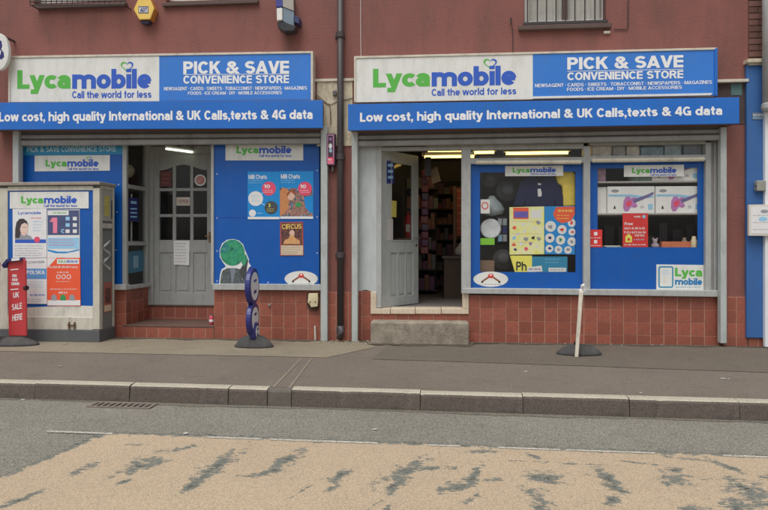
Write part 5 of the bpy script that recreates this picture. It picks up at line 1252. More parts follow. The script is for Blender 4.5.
# extinguisher seen through the glass of the open door
c = W(408, 232, 1.5); zb = W(408, 238, 1.5).z
ex = empty('fire_extinguisher', (c.x, c.y, zb), 'red fire extinguisher seen through the glass of the open door', 'extinguisher')
RP = mat('extinguisher_red', S(196, 40, 46), .3, .05)
h = W(408, 212, 1.5).z - zb
mk('cylinder', MB().lathe((c.x, c.y, zb), [(.05, 0), (.055, .015), (.055, h * .7), (.035, h * .86), (.016, h * .92), (.016, h)], 16), RP, ex, smooth=True)
mk('valve', MB().box(c.x - .03, c.x + .03, c.y - .012, c.y + .012, zb + h, zb + h + .03), BLACKP, ex); mk('hose', MB().tube([(c.x + .03, c.y, zb + h), (c.x + .07, c.y - .02, zb + h - .06), (c.x + .06, c.y - .05, zb + .1)], .01, 6), BLACKP, ex)
mk('label_band', MB().box(c.x - .03, c.x + .03, c.y - .0565, c.y - .055, zb + .09, zb + .2), PAPER, ex)
st_ = mk('stool_block', MB().box(c.x - .16, c.x + .16, c.y - .12, c.y + .14, FLZ, zb), CARD, label='brown carton under the fire extinguisher behind the open door', cat='box')
st_.name = 'carton'
# bracket hung inside door head
mk('loudspeaker', MB().prism(rect(425, 157, 431, 176, .7), (0, .12, 0)), BLACKP, label='black box hung high behind the edge of the open door', cat='speaker')
slab('hanging_card', ((431, 170), (437, 166), (441, 181), (432, 184)), .9, .006, mat('card_tan', S(140, 120, 92), .7, .15), label='tan card hanging high inside the open doorway', cat='card')
# --- behind the nine-pane door
random.seed(17)
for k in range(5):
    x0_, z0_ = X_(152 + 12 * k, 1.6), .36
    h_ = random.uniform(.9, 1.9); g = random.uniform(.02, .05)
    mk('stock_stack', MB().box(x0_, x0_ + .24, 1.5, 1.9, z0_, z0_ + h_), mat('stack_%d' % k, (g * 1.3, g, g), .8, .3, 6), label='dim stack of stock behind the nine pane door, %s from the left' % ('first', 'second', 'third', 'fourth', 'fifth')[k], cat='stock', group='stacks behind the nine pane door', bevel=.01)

# ------------------------------------------------------------------ poster cabinet at the left
FRONT = G(60, 342).y
cb = empty('poster_cabinet', Vector((X_(50, FRONT), FRONT, 0)), 'tall cream cabinet of phone posters standing on the pavement', 'cabinet')
CABF = mat('cabinet_cream', S(196, 192, 178), .6, .07, 5, dirt=.55, ds=4, dcol=(.26, .24, .2)); CABS = mat('cabinet_grey', S(112, 112, 108), .65, .1, 6, dirt=.3)
cx0, cx1, yk = X_(-3, FRONT), X_(99.5, FRONT), FRONT
zt = Z_(183, 60, FRONT); zp = Z_(329.5, 60, FRONT)
mk('carcass', MB().box(cx0 + .02, cx1 - .012, yk + .03, -.02, .06, zt - .03), CABS, cb)
mk('plinth', MB().box(cx0 + .0, cx1 + .004, yk - .01, -.015, 0, zp), mat('plinth_grey', S(88, 90, 92), .7, .1, 6, dirt=.3), cb, bevel=.006)
mk('cornice', MB().box(cx0 - .02, cx1 + .02, yk - .03, -.015, zt - .03, zt + .012), mat('cornice_grey', S(150, 142, 130), .7, .1, 6, dirt=.5), cb, bevel=.006)
z1 = zt - .03
def cf(name, px, y, th, m): return slab(name, px, y, th, m, cb, bevel=.003)
cf('stile', (-3, 188, 7.6, 329.4), yk, .03, CABF); cf('stile', (92.8, 188, 99.5, 329.4), yk, .03, CABF)
cf('rail', (7.6, 186, 92.8, 190.5), yk + .001, .03, CABF); cf('rail', (7.6, 317, 92.8, 329.4), yk + .001, .03, CABF)
mk('panel', MB().prism(rect(7.2, 190, 93.2, 318, yk + .012), (0, .012, 0)), VINYL, cb)
mk('white_strip', MB().prism(quad([(7.6, 308.4), (70, 305.4), (92.8, 306.0), (92.8, 319), (7.6, 319)], yk + .010), (0, .003, 0)), mat('strip_white', S(214, 211, 200), .6, .06, 5, dirt=.4), cb)
mk('side_frame', merge(MB().box(cx1 - .012, cx1, yk + .03, yk + .07, zp, z1), MB().box(cx1 - .012, cx1, -.06, -.02, zp, z1), MB().box(cx1 - .012, cx1, yk + .07, -.06, z1 - .04, z1), MB().box(cx1 - .012, cx1, yk + .07, -.06, Z_(228, 105, yk), Z_(223, 105, yk))), CABF, cb, bevel=.003)
mk('latch', merge(MB().box(X_(68, yk), X_(76, yk), yk - .02, yk, Z_(325.5, 72, yk), Z_(324.5, 72, yk)), MB().box(X_(69, yk), X_(70, yk), yk - .02, yk, Z_(329, 72, yk), Z_(322, 72, yk)), MB().box(X_(74.5, yk), X_(75.5, yk), yk - .02, yk, Z_(329, 72, yk), Z_(322, 72, yk))), mat('rust', S(110, 84, 62), .8, .2), cb)
yp = yk + .004
p = poster('window_sign', 'white logo header strip at the top of the poster cabinet', 'sign', ((9.8, 192.0), (88.6, 191.6), (88.6, 208.4), (9.8, 208.6)), yp, WHITE); logo(p, 21, 77, 196.2, 203.4, 0, yp - .001, heart=False)
p = poster('poster', 'pale poster of a dark haired woman, upper left on the cabinet', 'poster', ((12.6, 209), (46.6, 208.6), (46.8, 257.6), (12.8, 258)), yp, PAPER); y = yp - .001
ptext('Lycamobile', 18, 211.6, 41, 211.4, 3.4, y, LBLUE, p, .02); lines(p, 31, 42, (217.4,), 1.2, y, PPINK, 0); lines(p, 33, 44, (221, 224, 227, 230), .9, y, PSKY)
flat('printed_panel', [(15, 239.4), (46, 239.4), (46, 243), (15, 243)], y, LBLUE, p)
flat('printed_shoulder', [(14.8, 239.6), (16, 236), (20, 234), (26, 234), (31, 236.4), (33, 239.6)], y - .0006, PGREY, p)
flat('printed_hair', [(15.0, 238), (15.2, 229), (16.4, 222.4), (19.6, 218.8), (23.6, 218.6), (27, 221.4), (28.2, 226), (27, 228), (21, 232), (19.4, 238)], y - .0012, mat('print_dark_hair', S(66, 58, 62), .5, .3, 30), p)
flat('printed_face', [(20, 224), (23, 221.8), (26.4, 222.6), (28, 226), (28, 230), (26.6, 234), (24.4, 236), (22, 235), (20.2, 231)], y - .0018, mat('print_pale_skin', S(226, 198, 184), .5, .08), p)
flat('printed_hair', [(18.6, 230), (18.8, 223), (22.4, 219.6), (26, 220.6), (28.2, 224.4), (24.6, 222.8), (21.4, 224.4), (20.2, 228)], y - .0024, MATS['print_dark_hair'], p)
lines(p, 22.4, 27.6, (227,), .6, y - .0026, HAIR, 0); lines(p, 23.4, 26, (232.6,), .6, y - .0026, PPINK, 0)
dsc(p, 37, 239.6, 3.0, y - .0008, PPINK); lines(p, 14.6, 45, (245.4, 248, 250.4, 252.8, 255), .8, y, PGREY)
p = poster('poster', 'poster with big pink numeral on navy, upper right on the cabinet', 'poster', ((47.2, 209.8), (79.6, 209.4), (79.8, 257.8), (47.2, 258.2)), yp, PAPER); y = yp - .001
bx(p, 47.6, 210.2, 79.2, 235, y, mat('print_slate', S(74, 84, 122), .5, .15, 10)); bx(p, 47.8, 210.6, 68.6, 215.2, y - .0008, PAPER); lines(p, 53, 67, (212,), 1.6, y - .0016, LGREEN, 0)
ptext('1', 49.6, 217.6, 57.2, 217.6, 15.4, y - .0008, mat('print_rose_pink', S(232, 132, 160), .5, .05), p, .06); ptext('c', 61, 229, 64.4, 229, 4, y - .0008, PSKY, p, .03)
for cx in (67.6, 74.8):
    for cy in (218.8, 225.2, 231.4): bx(p, cx - 2, cy - 2, cx + 2, cy + 1.6, y - .0008, random.choice((PPINK, PAPER, PSKY)))
bx(p, 47.6, 237.6, 79.2, 248.6, y, PSKY); lines(p, 49, 77, (239.4, 242, 244.6), .8, y - .0008, PPINK); flat('printed_swoosh', [(47.6, 249.4), (58, 251.6), (68, 251.6), (79.2, 249), (79.2, 250.4), (66, 253.2), (56, 253.2), (47.6, 251)], y, PCYAN, p)
p = poster('poster', 'white and blue poster, lower left on the cabinet behind the red sign', 'poster', ((23.6, 258.4), (46.8, 258.0), (46.8, 304), (24, 303.6)), yp, PAPER); y = yp - .001
ptext('Lycamobile', 27, 260.6, 44.5, 260.4, 3.2, y, PGREY, p, .02); bx(p, 24, 268.6, 46.4, 279, y, mat('print_mid_blue', S(96, 150, 206), .5, .1)); ptext('POLSKA', 26.6, 270.4, 44.8, 270.4, 3.8, y - .001, LETW, p, .03)
lines(p, 26, 45, (281.5, 284, 286.5), .8, y, PSKY); lines(p, 30, 45, (294,), 1.8, y, LBLUE, 0); lines(p, 26, 45, (299, 301), .7, y, PGREY)
p = poster('poster', 'orange poster, lower right on the cabinet', 'poster', ((47, 257.8), (80.2, 257.4), (80.6, 306.0), (47.2, 305.6)), yp, PORANGE); y = yp - .001
flat('printed_corner', [(47.2, 258), (56.6, 258), (47.2, 268)], y, PAPER, p); bx(p, 57, 259, 79, 264, y, PAPER); lines(p, 58.6, 66, (260.2,), 2.4, y - .001, LGREEN, 0); lines(p, 66.6, 78, (260.2,), 2.4, y - .001, LBLUE, 0)
lines(p, 49, 78, (266,), 2.0, y, PAPER, 0); lines(p, 57, 70, (271.6,), 1.4, y, PAPER, 0)
for cx in (58.4, 63.6, 68.8): mk('printed_ring', MB().ring(quad(ell(cx, 276.8, 2.2, 2.4, 14), y), quad(ell(cx, 276.8, 1.5, 1.7, 14), y), (0, .0006, 0)), PAPER, p)
lines(p, 56, 70, (281.2,), .7, y, PAPER, 0); lines(p, 50, 77, (288.6,), 1.0, y, PAPER, 0); lines(p, 58.6, 68.6, (291.4,), 2.2, y, PAPER, 0)
bx(p, 47.4, 300.2, 80.2, 305.4, y, PAPER)
for cx, m_ in ((54, PGREY), (63, PGREEN), (72, PGREY)): flat('printed_picture', [(cx - 3, 300.4), (cx - 2.4, 295.6), (cx, 294.2), (cx + 2.4, 296), (cx + 3, 300.4)], y - .001, m_, p)
# side-panel pictures
def sq(pts, t=.004):                          # pixels on the cabinet's right side
    q = []
    for a, b in pts:
        d = ray(a, b); X = cx1 + t; q.append(CAM + d * ((X - CAM.x) / d.x))
    return q
def sidep(label, cat, y0, y1, z0, z1, m):
    return mk('poster', MB().box(cx1 - .012 + .002, cx1 - .006, y0, y1, z0, z1), m, label=label, cat=cat)
ya, yb2 = yk + .075, -.065
def zz(py): return Z_(py, 105, (ya + yb2) / 2)
GREYS = mat('side_panel_grey', S(118, 120, 118), .6, .1, 6)
p = sidep('yellow and grey sticker high on the side of the poster cabinet', 'sticker', ya, yb2, zz(221), zz(190), mat('side_pale', S(168, 166, 156), .6, .15, 10))
mk('printed_shape', MB().box(cx1 - .006, cx1 - .005, ya + .05, ya + .16, zz(216), zz(196)), mat('side_yellow', S(196, 184, 96), .6, .25, 12), p); mk('printed_shape', MB().box(cx1 - .006, cx1 - .005, ya + .2, ya + .25, zz(219), zz(200)), mat('side_dark', S(90, 88, 84), .6, .3), p)
p = sidep('grey panel with white chalky scrawl on the side of the poster cabinet', 'panel', ya, yb2, zp + .002, zz(231), GREYS)
CH = mat('chalk_white', S(190, 192, 192), .9, .3, 30)
X = cx1 - .0045; ym = (ya + yb2) / 2
pts = [(X, ym + .07 * math.cos(t * 2.1) - .02, zz(270) + (zz(240) - zz(270)) * t / 6) for t in [k * .25 for k in range(25)]]
mk('scrawl', MB().tube(pts, [.012 + .006 * math.sin(k) for k in range(25)], 5), CH, p)
p = mk('poster', MB().box(cx1 - .0055, cx1 - .0035, ya + .03, yb2 - .02, zz(312), zz(282)), mat('circus_red2', S(164, 92, 80), .5, .4, 20), label='small circus bill low on the side of the poster cabinet', cat='poster')
mk('printed_panel', MB().box(cx1 - .0035, cx1 - .003, ya + .06, yb2 - .05, zz(303), zz(288)), MATS['circus_dark'], p); mk('printed_panel', MB().box(cx1 - .0035, cx1 - .003, ya + .04, yb2 - .03, zz(311), zz(305)), MATS['circus_cream'], p)

# ------------------------------------------------------------------ pavement signs
def rubber_base(parent, c, rx, ry, h=.07, rot=0.0):
    return mk('base', MB().lathe((c.x, c.y, .004), [(1.0, 0), (1.0, .018), (.93, .035), (.7, h * .72), (.42, h * .95), (.15, h), (.001, h)], 36, sx=rx, sy=ry, rot=rot), RUBBER, parent, smooth=True)
# navy disc sign, almost edge-on
c = G(254, 347.2)
bs = empty('pavement_sign', c, 'navy pavement sign of stacked discs seen nearly edge on', 'pavement sign')
rubber_base(bs, c, .235, .11, .14)
vd = (Vector((c.x, c.y, 0)) - Vector((0, -D, 0))).normalized(); sd = Vector((vd.y, -vd.x, 0))
ang = math.radians(15); nf = (sd * math.cos(ang) - vd * math.sin(ang)).normalized()     # face normal: to the right, a little to us
NAVYP = mat('navy_plastic', S(44, 48, 112), .35, .08, 8)
dep = (c - CAM).dot(FW)
def up(px, py):
    d = ray(px, py); return CAM + d * (dep / d.dot(FW))
for cx, cy, r, fr_ in ((252.2, 286.2, 18.4, .76), (252.6, 319, 16.6, .72), (254.8, 332.0, 9.5, .66)):
    q = up(cx, cy); rr_ = r * dep / F
    d = mk('disc', MB().disc(q + nf * .032, nf, rr_, .064), NAVYP, bs, bevel=.012, seg=2)
    mk('face', MB().disc(q + nf * .035, nf, rr_ * fr_, .003), PAPER, d)
    side = nf.cross(Vector((0, 0, 1)))
    for a, t in ((.30, .05), (-.28, .07)):
        pa = q + nf * .0365 + Vector((0, 0, rr_ * a)); 
        mk('printed_mark', MB().prism([pa + side * rr_ * .3 + Vector((0, 0, .01)), pa - side * rr_ * .25 + Vector((0, 0, .02)), pa - side * rr_ * .3 - Vector((0, 0, rr_ * t)), pa + side * rr_ * .2 - Vector((0, 0, rr_ * t * 2))], -nf * .0014), NAVYP, d)
q = up(254, 338); mk('stem', MB().tube([Vector((q.x, q.y, .08)), Vector((q.x, q.y, q.z + .15))], .035, 10), NAVYP, bs)
# white board sign seen exactly edge-on
c = G(579, 354.6)
ws = empty('pavement_sign', c, 'white pavement sign seen edge on, leaning on its dark base', 'pavement sign')
rubber_base(ws, c, .245, .12, .11)
vd = (Vector((c.x, c.y, 0)) - Vector((0, -D, 0))).normalized(); dep = (c - CAM).dot(FW)
a0, a1 = up(576.6, 356), up(581.2, 290); wv = .019; hv = .20
lean = a1 - a0; sx = Vector((vd.y, -vd.x, 0))
WB = mat('worn_white_edge', S(216, 208, 192), .6, .1, 14, dirt=.5, ds=8)
def wq(b, t, w0): return [b - sx * w0 - vd * hv * t, b + sx * w0 - vd * hv * t]
mb = MB(); b0, b1 = a0 + Vector((0, 0, .02)), a1
mb.add([b0 - sx * wv - vd * hv, b0 + sx * wv - vd * hv, b0 + sx * wv + vd * hv, b0 - sx * wv + vd * hv, b1 - sx * wv * 1.15 - vd * hv, b1 + sx * wv * 1.15 - vd * hv, b1 + sx * wv * 1.15 + vd * hv, b1 - sx * wv * 1.15 + vd * hv],
       [(0, 3, 2, 1), (4, 5, 6, 7), (0, 1, 5, 4), (1, 2, 6, 5), (2, 3, 7, 6), (3, 0, 4, 7)])
mk('board', mb, WB, ws, bevel=.006)
t0 = up(582, 287)
mk('top_clip', MB().tube([t0 + Vector((-.02, 0, -.03)) - vd * .15, t0 + Vector((.0, 0, .02)) - vd * .15, t0 + Vector((.012, 0, .035)) - vd * .12, t0 + Vector((.02, 0, -.04)) - vd * .12], [.016, .02, .016, .012], 8), PAPER, ws)
mk('spring', MB().tube([Vector((a0.x, a0.y, .09)), Vector((a0.x, a0.y, .14))], .03, 10), BLACKP, ws)
# red folding sign at the left edge
c = G(8, 345.0)
rs = empty('pavement_sign', c, 'red pavement sign with white lettering beside the poster cabinet', 'pavement sign')
rubber_base(rs, c, .39, .145, .10)
dep = (c - CAM).dot(FW); REDP = mat('red_plastic', S(196, 48, 50), .4, .08, 6, dirt=.2, dcol=(.35, .03, .03))
REDP2 = mat('red_plastic_faded', S(190, 62, 66), .45, .06, 6)
def pl(pts, off=0.0): return [up(a, b) - FW * off for a, b in pts]
mk('panel', MB().prism(pl([(7.5, 262), (9, 259), (23.4, 258.6), (25.4, 261), (26.4, 336), (8.4, 336)]), FW * .03), REDP2, rs, bevel=.006)
mk('panel', MB().prism([*pl([(-6, 266), (4.6, 262)], .10), *pl([(3.8, 344.5), (-9, 345)], .16)], FW * .03), REDP, rs, bevel=.006)
mk('top_hinge', MB().prism(pl([(3, 265), (8, 259), (22, 257.4), (23, 260.4), (9, 262), (5, 268)], .03), FW * .09), mat('hinge_navy', S(40, 44, 96), .5, .1), rs)
mk('top_cap', MB().prism(pl([(13.4, 258.4), (21.4, 257.8), (21.4, 260.2), (13.4, 261)], .04), FW * .02), PAPER, rs)
def rt(s, x0, ya, x1, yb, h): return letter(s, pl([(x0, ya), (x1, yb), (x1, yb + h), (x0, ya + h)], .002), LETW, rs, .025)
rt('UK', 13.2, 292.6, 19.2, 291.8, 5.4); rt('SALE', 12.0, 304.4, 22, 302.6, 6.0); rt('HERE', 12.4, 315.0, 22.4, 313.2, 6.2)
mb = MB(); 
for x0_, x1_, yy in ((12.4, 16.2, 274.4), (12.2, 17.0, 278.4), (11.6, 18.8, 282.4)):
    x = x0_
    while x < x1_: mb.prism(pl([(x, yy), (x + .75, yy - .1), (x + .75, yy + 2.7), (x, yy + 2.8)], .002), FW * .001); x += 1.15
for yy in (269.4, 289.2): mb.prism(pl([(10.6, yy), (18.4, yy - .8), (18.4, yy + .2), (10.6, yy + 1)], .002), FW * .001)
mk('printed_lines', mb, LETW, rs, kind='stuff')
mk('knob', MB().disc(pl([(26.4, 288)], -.01)[0], (1, -.3, 0), .03, .03, seg=14), BLACKP, rs)

# ------------------------------------------------------------------ fittings on the wall
# rainwater pipe between the shops
dpipe = empty('downpipe', Vector((X_(340.4, -.06), -.06, 0)), 'dark iron downpipe running down between the two shop fronts', 'drainpipe')
r = .041
mk('pipe', MB().tube([(X_(340.4, -.06), -.06, .16), (X_(340.4, -.06), -.06, 5.3)], r, 16), DARKIRON, dpipe, smooth=True)
for py in (38, 160, 258): 
    z = Z_(py, 340, -.06); mk('collar', MB().lathe((X_(340.4, -.06), -.06, z), [(r, 0), (r + .012, .004), (r + .012, .07), (r, .075)], 16), DARKIRON, dpipe); mk('bracket', MB().box(X_(340.4) - .065, X_(340.4) + .06, -.025, 0, z + .015, z + .055), DARKIRON, dpipe)
mk('shoe', MB().tube([(X_(340.4, -.06), -.06, .20), (X_(340.4, -.06), -.065, .12), (X_(340.4, -.06), -.12, .06)], [r + .008, r + .008, r + .004], 14), DARKIRON, dpipe, smooth=True)
# hexagonal alarm box
AY = mat('alarm_yellow', S(246, 196, 100), .4, .05); AYD = mat('alarm_amber', S(190, 128, 60), .4, .08)
ab = empty('alarm_box', W(146, 22, -.09), 'yellow hexagonal alarm box with a badge high on the wall', 'alarm')
hx = [(133.2, 9.4), (138.2, -1.6), (149.8, -2.4), (154.4, 8.6), (150.2, 19.4), (139, 19.8)]
mk('housing', MB().prism(quad(hx, -.11), (0, .11, 0)), AYD, ab, bevel=.006); cxh, cyh = 143.9, 8.9
mk('cover', MB().prism(quad([(cxh + (a - cxh) * .97, cyh + (b - cyh) * .97) for a, b in hx], -.125), (0, .016, 0)), AY, ab, bevel=.006)
bx(ab, 138.4, 6.2, 148.4, 13.2, -.1275, mat('badge_slate', S(92, 96, 120), .5, .1), 'badge'); bx(ab, 139.2, 7.4, 147.6, 12.2, -.1288, PAPER, 'badge'); ptext('ADT', 140, 7.8, 147, 7.6, 4.0, -.1299, NAVY, ab, .05)
mk('strobe', MB().prism(quad([(140, 19.6), (149.6, 19.2), (149.8, 22.4), (147, 24.0), (141.4, 23.6)], -.09), (0, .07, 0)), mat('strobe_navy', S(40, 40, 66), .3, .1), ab, bevel=.008)
# floodlight on the wall
fl = empty('floodlight', W(288, 20, -.06), 'white and dark floodlight angled out high on the wall', 'floodlight')
mk('housing', MB().prism(quad([(277, 22), (282, 21), (296, 26), (294, 31), (284, 31.6), (278, 28)], -.22), (0, .14, 0)), BLACKP, fl, bevel=.01)
mk('side', MB().prism(quad([(276.4, 8), (282.4, 7.4), (282.4, 20), (276.8, 20.6)], -.235), (0, .16, 0)), mat('flood_white', S(222, 222, 216), .5, .05), fl, bevel=.008)
g_ = [W(283.2, 7.6, -.23), W(293.6, 11.6, -.14), W(293.6, 26, -.14), W(283.2, 21.2, -.23)]
mk('lens', MB().prism(g_, (.005, .02, 0)), mat('flood_lens', S(142, 160, 176), .15, .1, 8), fl)
mk('shield', MB().prism([W(282.6, -4, -.24), W(293, -3, -.15), W(293.4, 10.6, -.15), W(282.8, 6.4, -.24)], (.004, .03, 0)), mat('flood_card', S(190, 186, 178), .6, .1), fl); 
mk('cowl', MB().prism(quad([(275.6, -4), (282.4, -4), (282.4, 6.2), (276, 6.8)], -.235), (0, .1, 0)), mat('flood_blue', S(60, 62, 140), .5, .1), fl)
mk('bracket', MB().prism(quad([(294, 15), (299.4, 17), (299, 24), (294, 22)], -.14), (0, .14, 0)), mat('flood_navy', S(52, 56, 96), .5, .1), fl, bevel=.006)
mk('rear_case', MB().prism(quad([(277.4, -4), (293, -4), (293.6, 24), (278, 22)], -.09), (0, .09, 0)), BLACKP, fl)
# round projecting sign at the far left edge
ov = empty('round_sign', W(2, 52, -.3), 'white oval bracket sign with a navy emblem at the left edge', 'sign')
mk('disc', MB().prism(quad(ell(-1.6, 51.6, 10.2, 18.6, 40), -.30), (0, .05, 0)), WHITE, ov, bevel=.006, seg=2)
flat('printed_emblem', [(-8, 46), (-3, 39), (1.4, 41), (2.2, 46), (1, 49), (3.6, 52.6), (4.0, 57), (1.0, 59.6), (-3, 56), (-6, 60)], -.302, NAVY, ov)
flat('printed_emblem', [(-2, 48), (1, 51), (.4, 55), (-2, 53)], -.303, PAPER, ov)
mk('bracket', MB().box(X_(-3, -.3), X_(-1, -.3), -.26, .02, Z_(34.5, 0, -.3), Z_(33, 0, -.3)), DARKIRON, ov)
# small vertical sign on the middle pier
vs_ = empty('wall_sign', W(330, 168, -.06), 'narrow upright pink and white light sign on the middle pier', 'sign')
mk('case', MB().prism(rect(326.2, 133.6, 335.2, 165.4, -.085), (0, .085, 0)), mat('sign_purple_brown', S(72, 46, 62), .5, .15), vs_, bevel=.005)
y = -.087
mk('printed_border', MB().ring(rect(327.2, 134.6, 333.8, 164.2, y), rect(328.0, 135.6, 333.0, 163.2, y), (0, .001, 0)), mat('print_lilac', S(190, 140, 176), .5, .1), vs_)
bx(vs_, 327.6, 157.4, 333.6, 163.6, y - .001, PPINK); lines(vs_, 328.2, 333, (158.6,), 2.0, y - .002, PAPER, 0); lines(vs_, 328.2, 333, (161.8,), .8, y - .002, PAPER, 0)
dsc(vs_, 330.4, 146, 1.7, y - .001, PAPER, 2.6); dsc(vs_, 330.6, 150.6, 1.5, y - .001, mat('print_aqua', S(150, 190, 200), .5, .1), 2.0); dsc(vs_, 330.5, 139, 1.5, y - .001, mat('print_lilac2', S(150, 110, 160), .5, .1), 1.6)
for x in (327.8, 332.6): mk('prong', MB().prism(rect(x - .9, 165.2, x + .9, 171.4, -.06), (0, .05, 0)), STEELD, vs_, bevel=.004)
# broken cream meter box and stub pipe on the tiles
mb_ = empty('meter_box', W(312, 310, .02), 'broken cream plastic box with dark edges on the terracotta tiles', 'meter box')
mk('backing', MB().prism(quad([(306.2, 299), (307.4, 293.6), (318.6, 293.4), (319, 307), (316.4, 310.8), (309, 309.4), (306.6, 305)], .03), (0, .02, 0)), mat('box_brown', S(76, 58, 46), .8, .2), mb_)  # dark brown backing behind the broken cover
mk('cover', MB().prism(quad([(308.4, 293.6), (317.6, 293.4), (318, 299), (317.4, 306.6), (311, 307.4), (309.4, 303.6), (307.6, 303)], -.03), (0, .06, 0)), mat('box_cream', S(212, 200, 164), .6, .12, 14, dirt=.4), mb_, bevel=.006)
for x, yv in ((310.2, 302), (315.4, 302)): mk('fixing', MB().disc(W(x, yv, -.032), (0, -1, 0), .011, .004, seg=10), MATS['rust'], mb_)
mk('pipe_stub', MB().tube([W(315.4, 341.2, .03) * 1 + Vector((0, 0, .012)), W(315.0, 326, .03)], .013, 8), mat('pvc_white', S(206, 200, 188), .5, .1, 10, dirt=.4), label='short white pipe stub against the tiles below the meter box', cat='pipe')
mk('vent_cap', MB().disc(W(269, 305, .02), (0, -1, 0), .016, .03, seg=12), STEEL, label='small round metal vent cap on the tiles', cat='vent', bevel=.004)
# drink can on the step
c = W(211.6, 323, .15); c.z = zst + .001
can = empty('drink_can', c, 'pink drink can standing on the step of the recessed door', 'can')
r = .033; mk('body', MB().lathe(c, [(r * .8, 0), (r, .008), (r, .104), (r * .78, .118), (r * .76, .12)], 18), mat('can_pink', S(212, 88, 104), .3, .2, 30, metal=.2), can, smooth=True); mk('rim', MB().lathe((c.x, c.y, c.z + .118), [(r * .8, 0), (r * .8, .006), (r * .7, .006), (r * .7, .002)], 18), STEEL, can)
mk('band', MB().lathe((c.x, c.y, c.z + .04), [(r + .0006, 0), (r + .0006, .03)], 18), PAPER, can)
# cables and conduits
CABW = mat('cable_white', S(196, 186, 178), .6, .05); CABD = mat('cable_dark', S(72, 50, 50), .6, .1)
mk('cable', MB().tube([W(361, 57, -.008), W(360.6, 20, -.008), W(361, -30, -.008)], .005, 6), CABW, label='thin pale cable running down to the right fascia sign', cat='cable')
mk('cable', MB().tube([W(513, 58, -.006), W(512.6, 30, -.006), W(512, 28, -.006)], .005, 6), CABD, label='thin dark cable down from the barred window corner', cat='cable')
mk('conduit', MB().tube([W(614, 29.2, -.012), W(627.6, 29.4, -.012), W(628, 26, -.012), W(628.4, -30, -.012)], .006, 6), CABD, label='bent dark conduit on the wall right of the barred window', cat='conduit')
mk('cable', MB().tube([W(317, 98, -.02), W(325, 103, -.02), W(331, 104.6, -.02), W(338, 101, -.02), W(350, 99, -.02), W(357, 96, -.02)], .004, 6), CABD, label='loose dark cable looping over the pale plaster between the signs', cat='cable')
mk('cable', MB().tube([W(317, 95, -.02), W(330, 106, -.03), W(331, 125, -.02)], .004, 6), CABD, label='short cable hanging on the pale plaster beside the downpipe', cat='cable')
slab('junction_box', (332.6, 90.6, 336.2, 95.4), -.045, .04, STEELD, label='tiny grey junction box on the pale plaster', cat='junction box', bevel=.004)
mk('wall_stain_vent', MB().prism(rect(604, 30.6, 610.6, 33.2, -.03), (0, .03, 0)), ALU, label='small pale bracket on the wall under the barred window', cat='bracket', bevel=.004).name = 'wall_bracket'
mk('hook', MB().tube([W(511, 22, 0.0), W(511, 22, -.05), W(511, 18, -.06)], .012, 8), DARKIRON, label='small iron hook on the wall left of the barred window', cat='hook')

# ------------------------------------------------------------------ the neighbour at the right
nb = empty('neighbour_building', Vector((X_(765), .1, 0)), 'neighbouring building with blue pilaster at the right edge', 'building')
BRK = mat('dark_brick', S(104, 76, 68), .9, .25, 22, .5, 40, dirt=.4); PIL = mat('pilaster_blue', S(52, 98, 158), .6, .07, 5, .1, 30, dirt=.3, dcol=(.05, .1, .2))
XW = 6.6
mk('wall', MB().box(XE + .003, XW, -.004, 4.2, 0, 5.4), BRK, nb)
# courses of brick on the narrow strip above the cornice
BM = bpy.data.meshes.new('brick'); BM.from_pydata(TM.vertices and [v.co[:] for v in TM.vertices], [], [list(f.vertices) for f in TM.polygons]); BM.materials.append(mat('brick_face', S(112, 80, 72), .9, .2, 20, .5, 60, rnd=.2))
z = Z_(57, 758, -.03) + .01; k = 0
while z < 4.5:
    x = XE + .005 - (.11 if k % 2 else 0)
    while x < XE + .9:
        a, e = max(x, XE + .005), x + .215
        if e - a > .03:
            o = bpy.data.objects.new('brick', BM); COL.objects.link(o); o.parent = nb
            o.location = Vector(((a + e) / 2, -.014 - random.random() * .002, z + .0325)) - ORG[nb.name]; o.scale = (e - a, .012, .065)
        x += .225
    z += .075; k += 1
mk('pilaster', MB().prism(rect(746.8, 64, 800, 338.4, -.05), (0, .05, 0)), PIL, nb, bevel=.008)
mk('cornice', MB().prism(rect(747.6, 58, 800, 62, -.10), (0, .12, 0)), CREAM, nb, bevel=.006); mk('cornice', MB().prism(rect(749.4, 62, 800, 64.4, -.075), (0, .09, 0)), CREAM, nb)
tile_field(nb, (XE + .003, -.02), (X_(800, -.02), -.02), 0, Z_(338, 760, -.02), s0=.05)
WD = mat('white_upvc', S(226, 228, 230), .35, .03, 4, dirt=.15)
mk('white_post', MB().prism(rect(765.3, 110, 776, 347.2, -.10), (0, .055, 0)), WD, nb, bevel=.004)
gp = empty('downpipe', Vector((X_(769, -.12), -.12, 2.9)), 'pale grey downpipe high at the right edge', 'drainpipe')
mk('pipe', MB().tube([(X_(769.5, -.15), -.15, Z_(108, 768, -.15)), (X_(769.5, -.15), -.15, 5.3)], .075, 16), mat('pipe_grey', S(170, 172, 172), .5, .06, 6, dirt=.3), gp, smooth=True); mk('collar', MB().lathe((X_(769.5, -.15), -.15, Z_(108.5, 768, -.15)), [(.07, -.03), (.085, 0), (.085, .05), (.075, .06)], 16), MATS['pipe_grey'], gp)
mk('bracket', MB().box(X_(769.5) - .05, X_(769.5) + .05, -.09, 0, Z_(60, 768), Z_(56, 768)), MATS['pipe_grey'], gp)
slab('ledge', (717.5, 79, 749.2, 82), -.06, .06, ALU, nb, bevel=.004)
slab('dark_patch', (718, 82.2, 746, 124), -.006, .006, mat('old_sign_backing', S(74, 62, 60), .9, .3, 12, .4, 40), bld)
slab('teal_patch', (731, 84, 742, 95.2), -.010, .004, mat('old_teal', S(84, 116, 116), .8, .2, 12), bld)
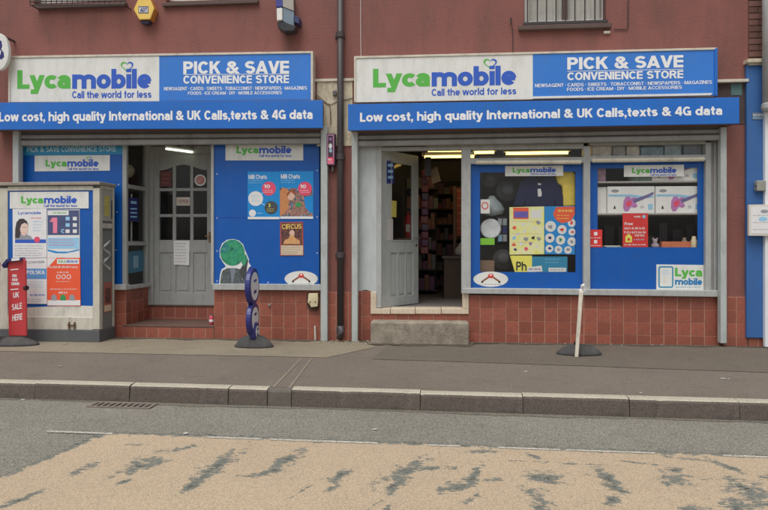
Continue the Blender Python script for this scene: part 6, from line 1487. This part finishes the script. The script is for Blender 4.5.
bxn = poster('notice_box', 'white framed notice on the blue pilaster at the right edge', 'notice', ((749.0, 204.6), (790, 204.2), (790, 236.0), (749.0, 235.6)), -.14, mat('notice_frame', S(212, 208, 198), .5, .06), .035)
flat('printed_sheet', [(751, 207), (788, 206.6), (788, 233.8), (751, 233.6)], -.143, PAPER, bxn); lines(bxn, 753, 786, (215, 222, 229), .8, -.1445, PGREY, .3); flat('printed_crest', ell(764.5, 211.4, 3.8, 1.8), -.1445, PGREY, bxn); flat('printed_crest', ell(763, 219, 4.4, 2.2), -.1447, PSKY, bxn)
sw = empty('switch_box', W(760, 191, -.08), 'small grey switch box on the blue pilaster above the white notice', 'switch box')
mk('case', MB().prism(rect(757.2, 180.4, 766.2, 190.8, -.12), (0, .07, 0)), mat('switch_grey', S(150, 150, 142), .6, .1, dirt=.3), sw, bevel=.008, seg=2); mk('lever', MB().tube([W(757.4, 186, -.09), W(754.6, 185, -.10), W(754.8, 189, -.11)], .01, 8), STEELD, sw)
np_ = poster('number_plate', 'small grey name plate high on the blue pilaster', 'plate', (752.4, 112.6, 764, 119.6), -.056, mat('plate_greyblue', S(104, 120, 140), .6, .1), .005); lines(np_, 753.2, 763.4, (114,), 1.8, -.0575, PAPER, 0); lines(np_, 753.2, 763, (117.2,), 1.2, -.0575, PSKY, 0)

# ------------------------------------------------------------------ litter
LW = mat('litter_white', S(226, 224, 216, .6), .7, .1)
def litter(label, px, py, z, r, m=LW, sx=1.6):
    p = G(px, py, z + .0045)
    random.seed(int(px * 7 + py)); pts = [p + Vector((r * sx * math.cos(a) * random.uniform(.6, 1), r * math.sin(a) * random.uniform(.6, 1), 0)) for a in (0, .8, 1.7, 2.6, 3.4, 4.4, 5.3)]
    mb = MB().prism(pts, (0, 0, .004)); 
    o = mk('litter', mb, m, label=label, cat='litter', group='bits of litter'); return o
litter('white scrap of litter on the pavement near the right end of the kerb', 723, 378.6, .0, .018); litter('smaller white scrap beside the scrap near the right end of the kerb', 728.6, 378.9, 0, .01, sx=1)
litter('white scrap of litter on the pavement below the edge on sign', 526, 371.6, 0, .013); litter('white scrap of litter by the wall right of the doorstep', 530.4, 352.4, .004, .012, sx=.7)
litter('white scrap of litter at the back of the kerb below the edge on sign', 640.6, 393.0, 0.004, .008)
litter('white scrap of litter lying on the road left of centre', 185.6, 433.4, ZR + .004, .022, sx=1.2); litter('white scrap of litter on the road beside the kerb', 374.6, 429.4, ZR + .004, .014); litter('white scrap of litter at the foot of the kerb by the left edge', 23, 399.8, ZR + .003, .012)
litter('pale scrap of litter on the forecourt in front of the poster cabinet', 64.6, 343.6, .004, .03, MATS['pale_crumbs']); litter('brown leaf on the pavement in front of the poster cabinet', 60, 366.2, 0, .02, MATS['pale_crumbs'])
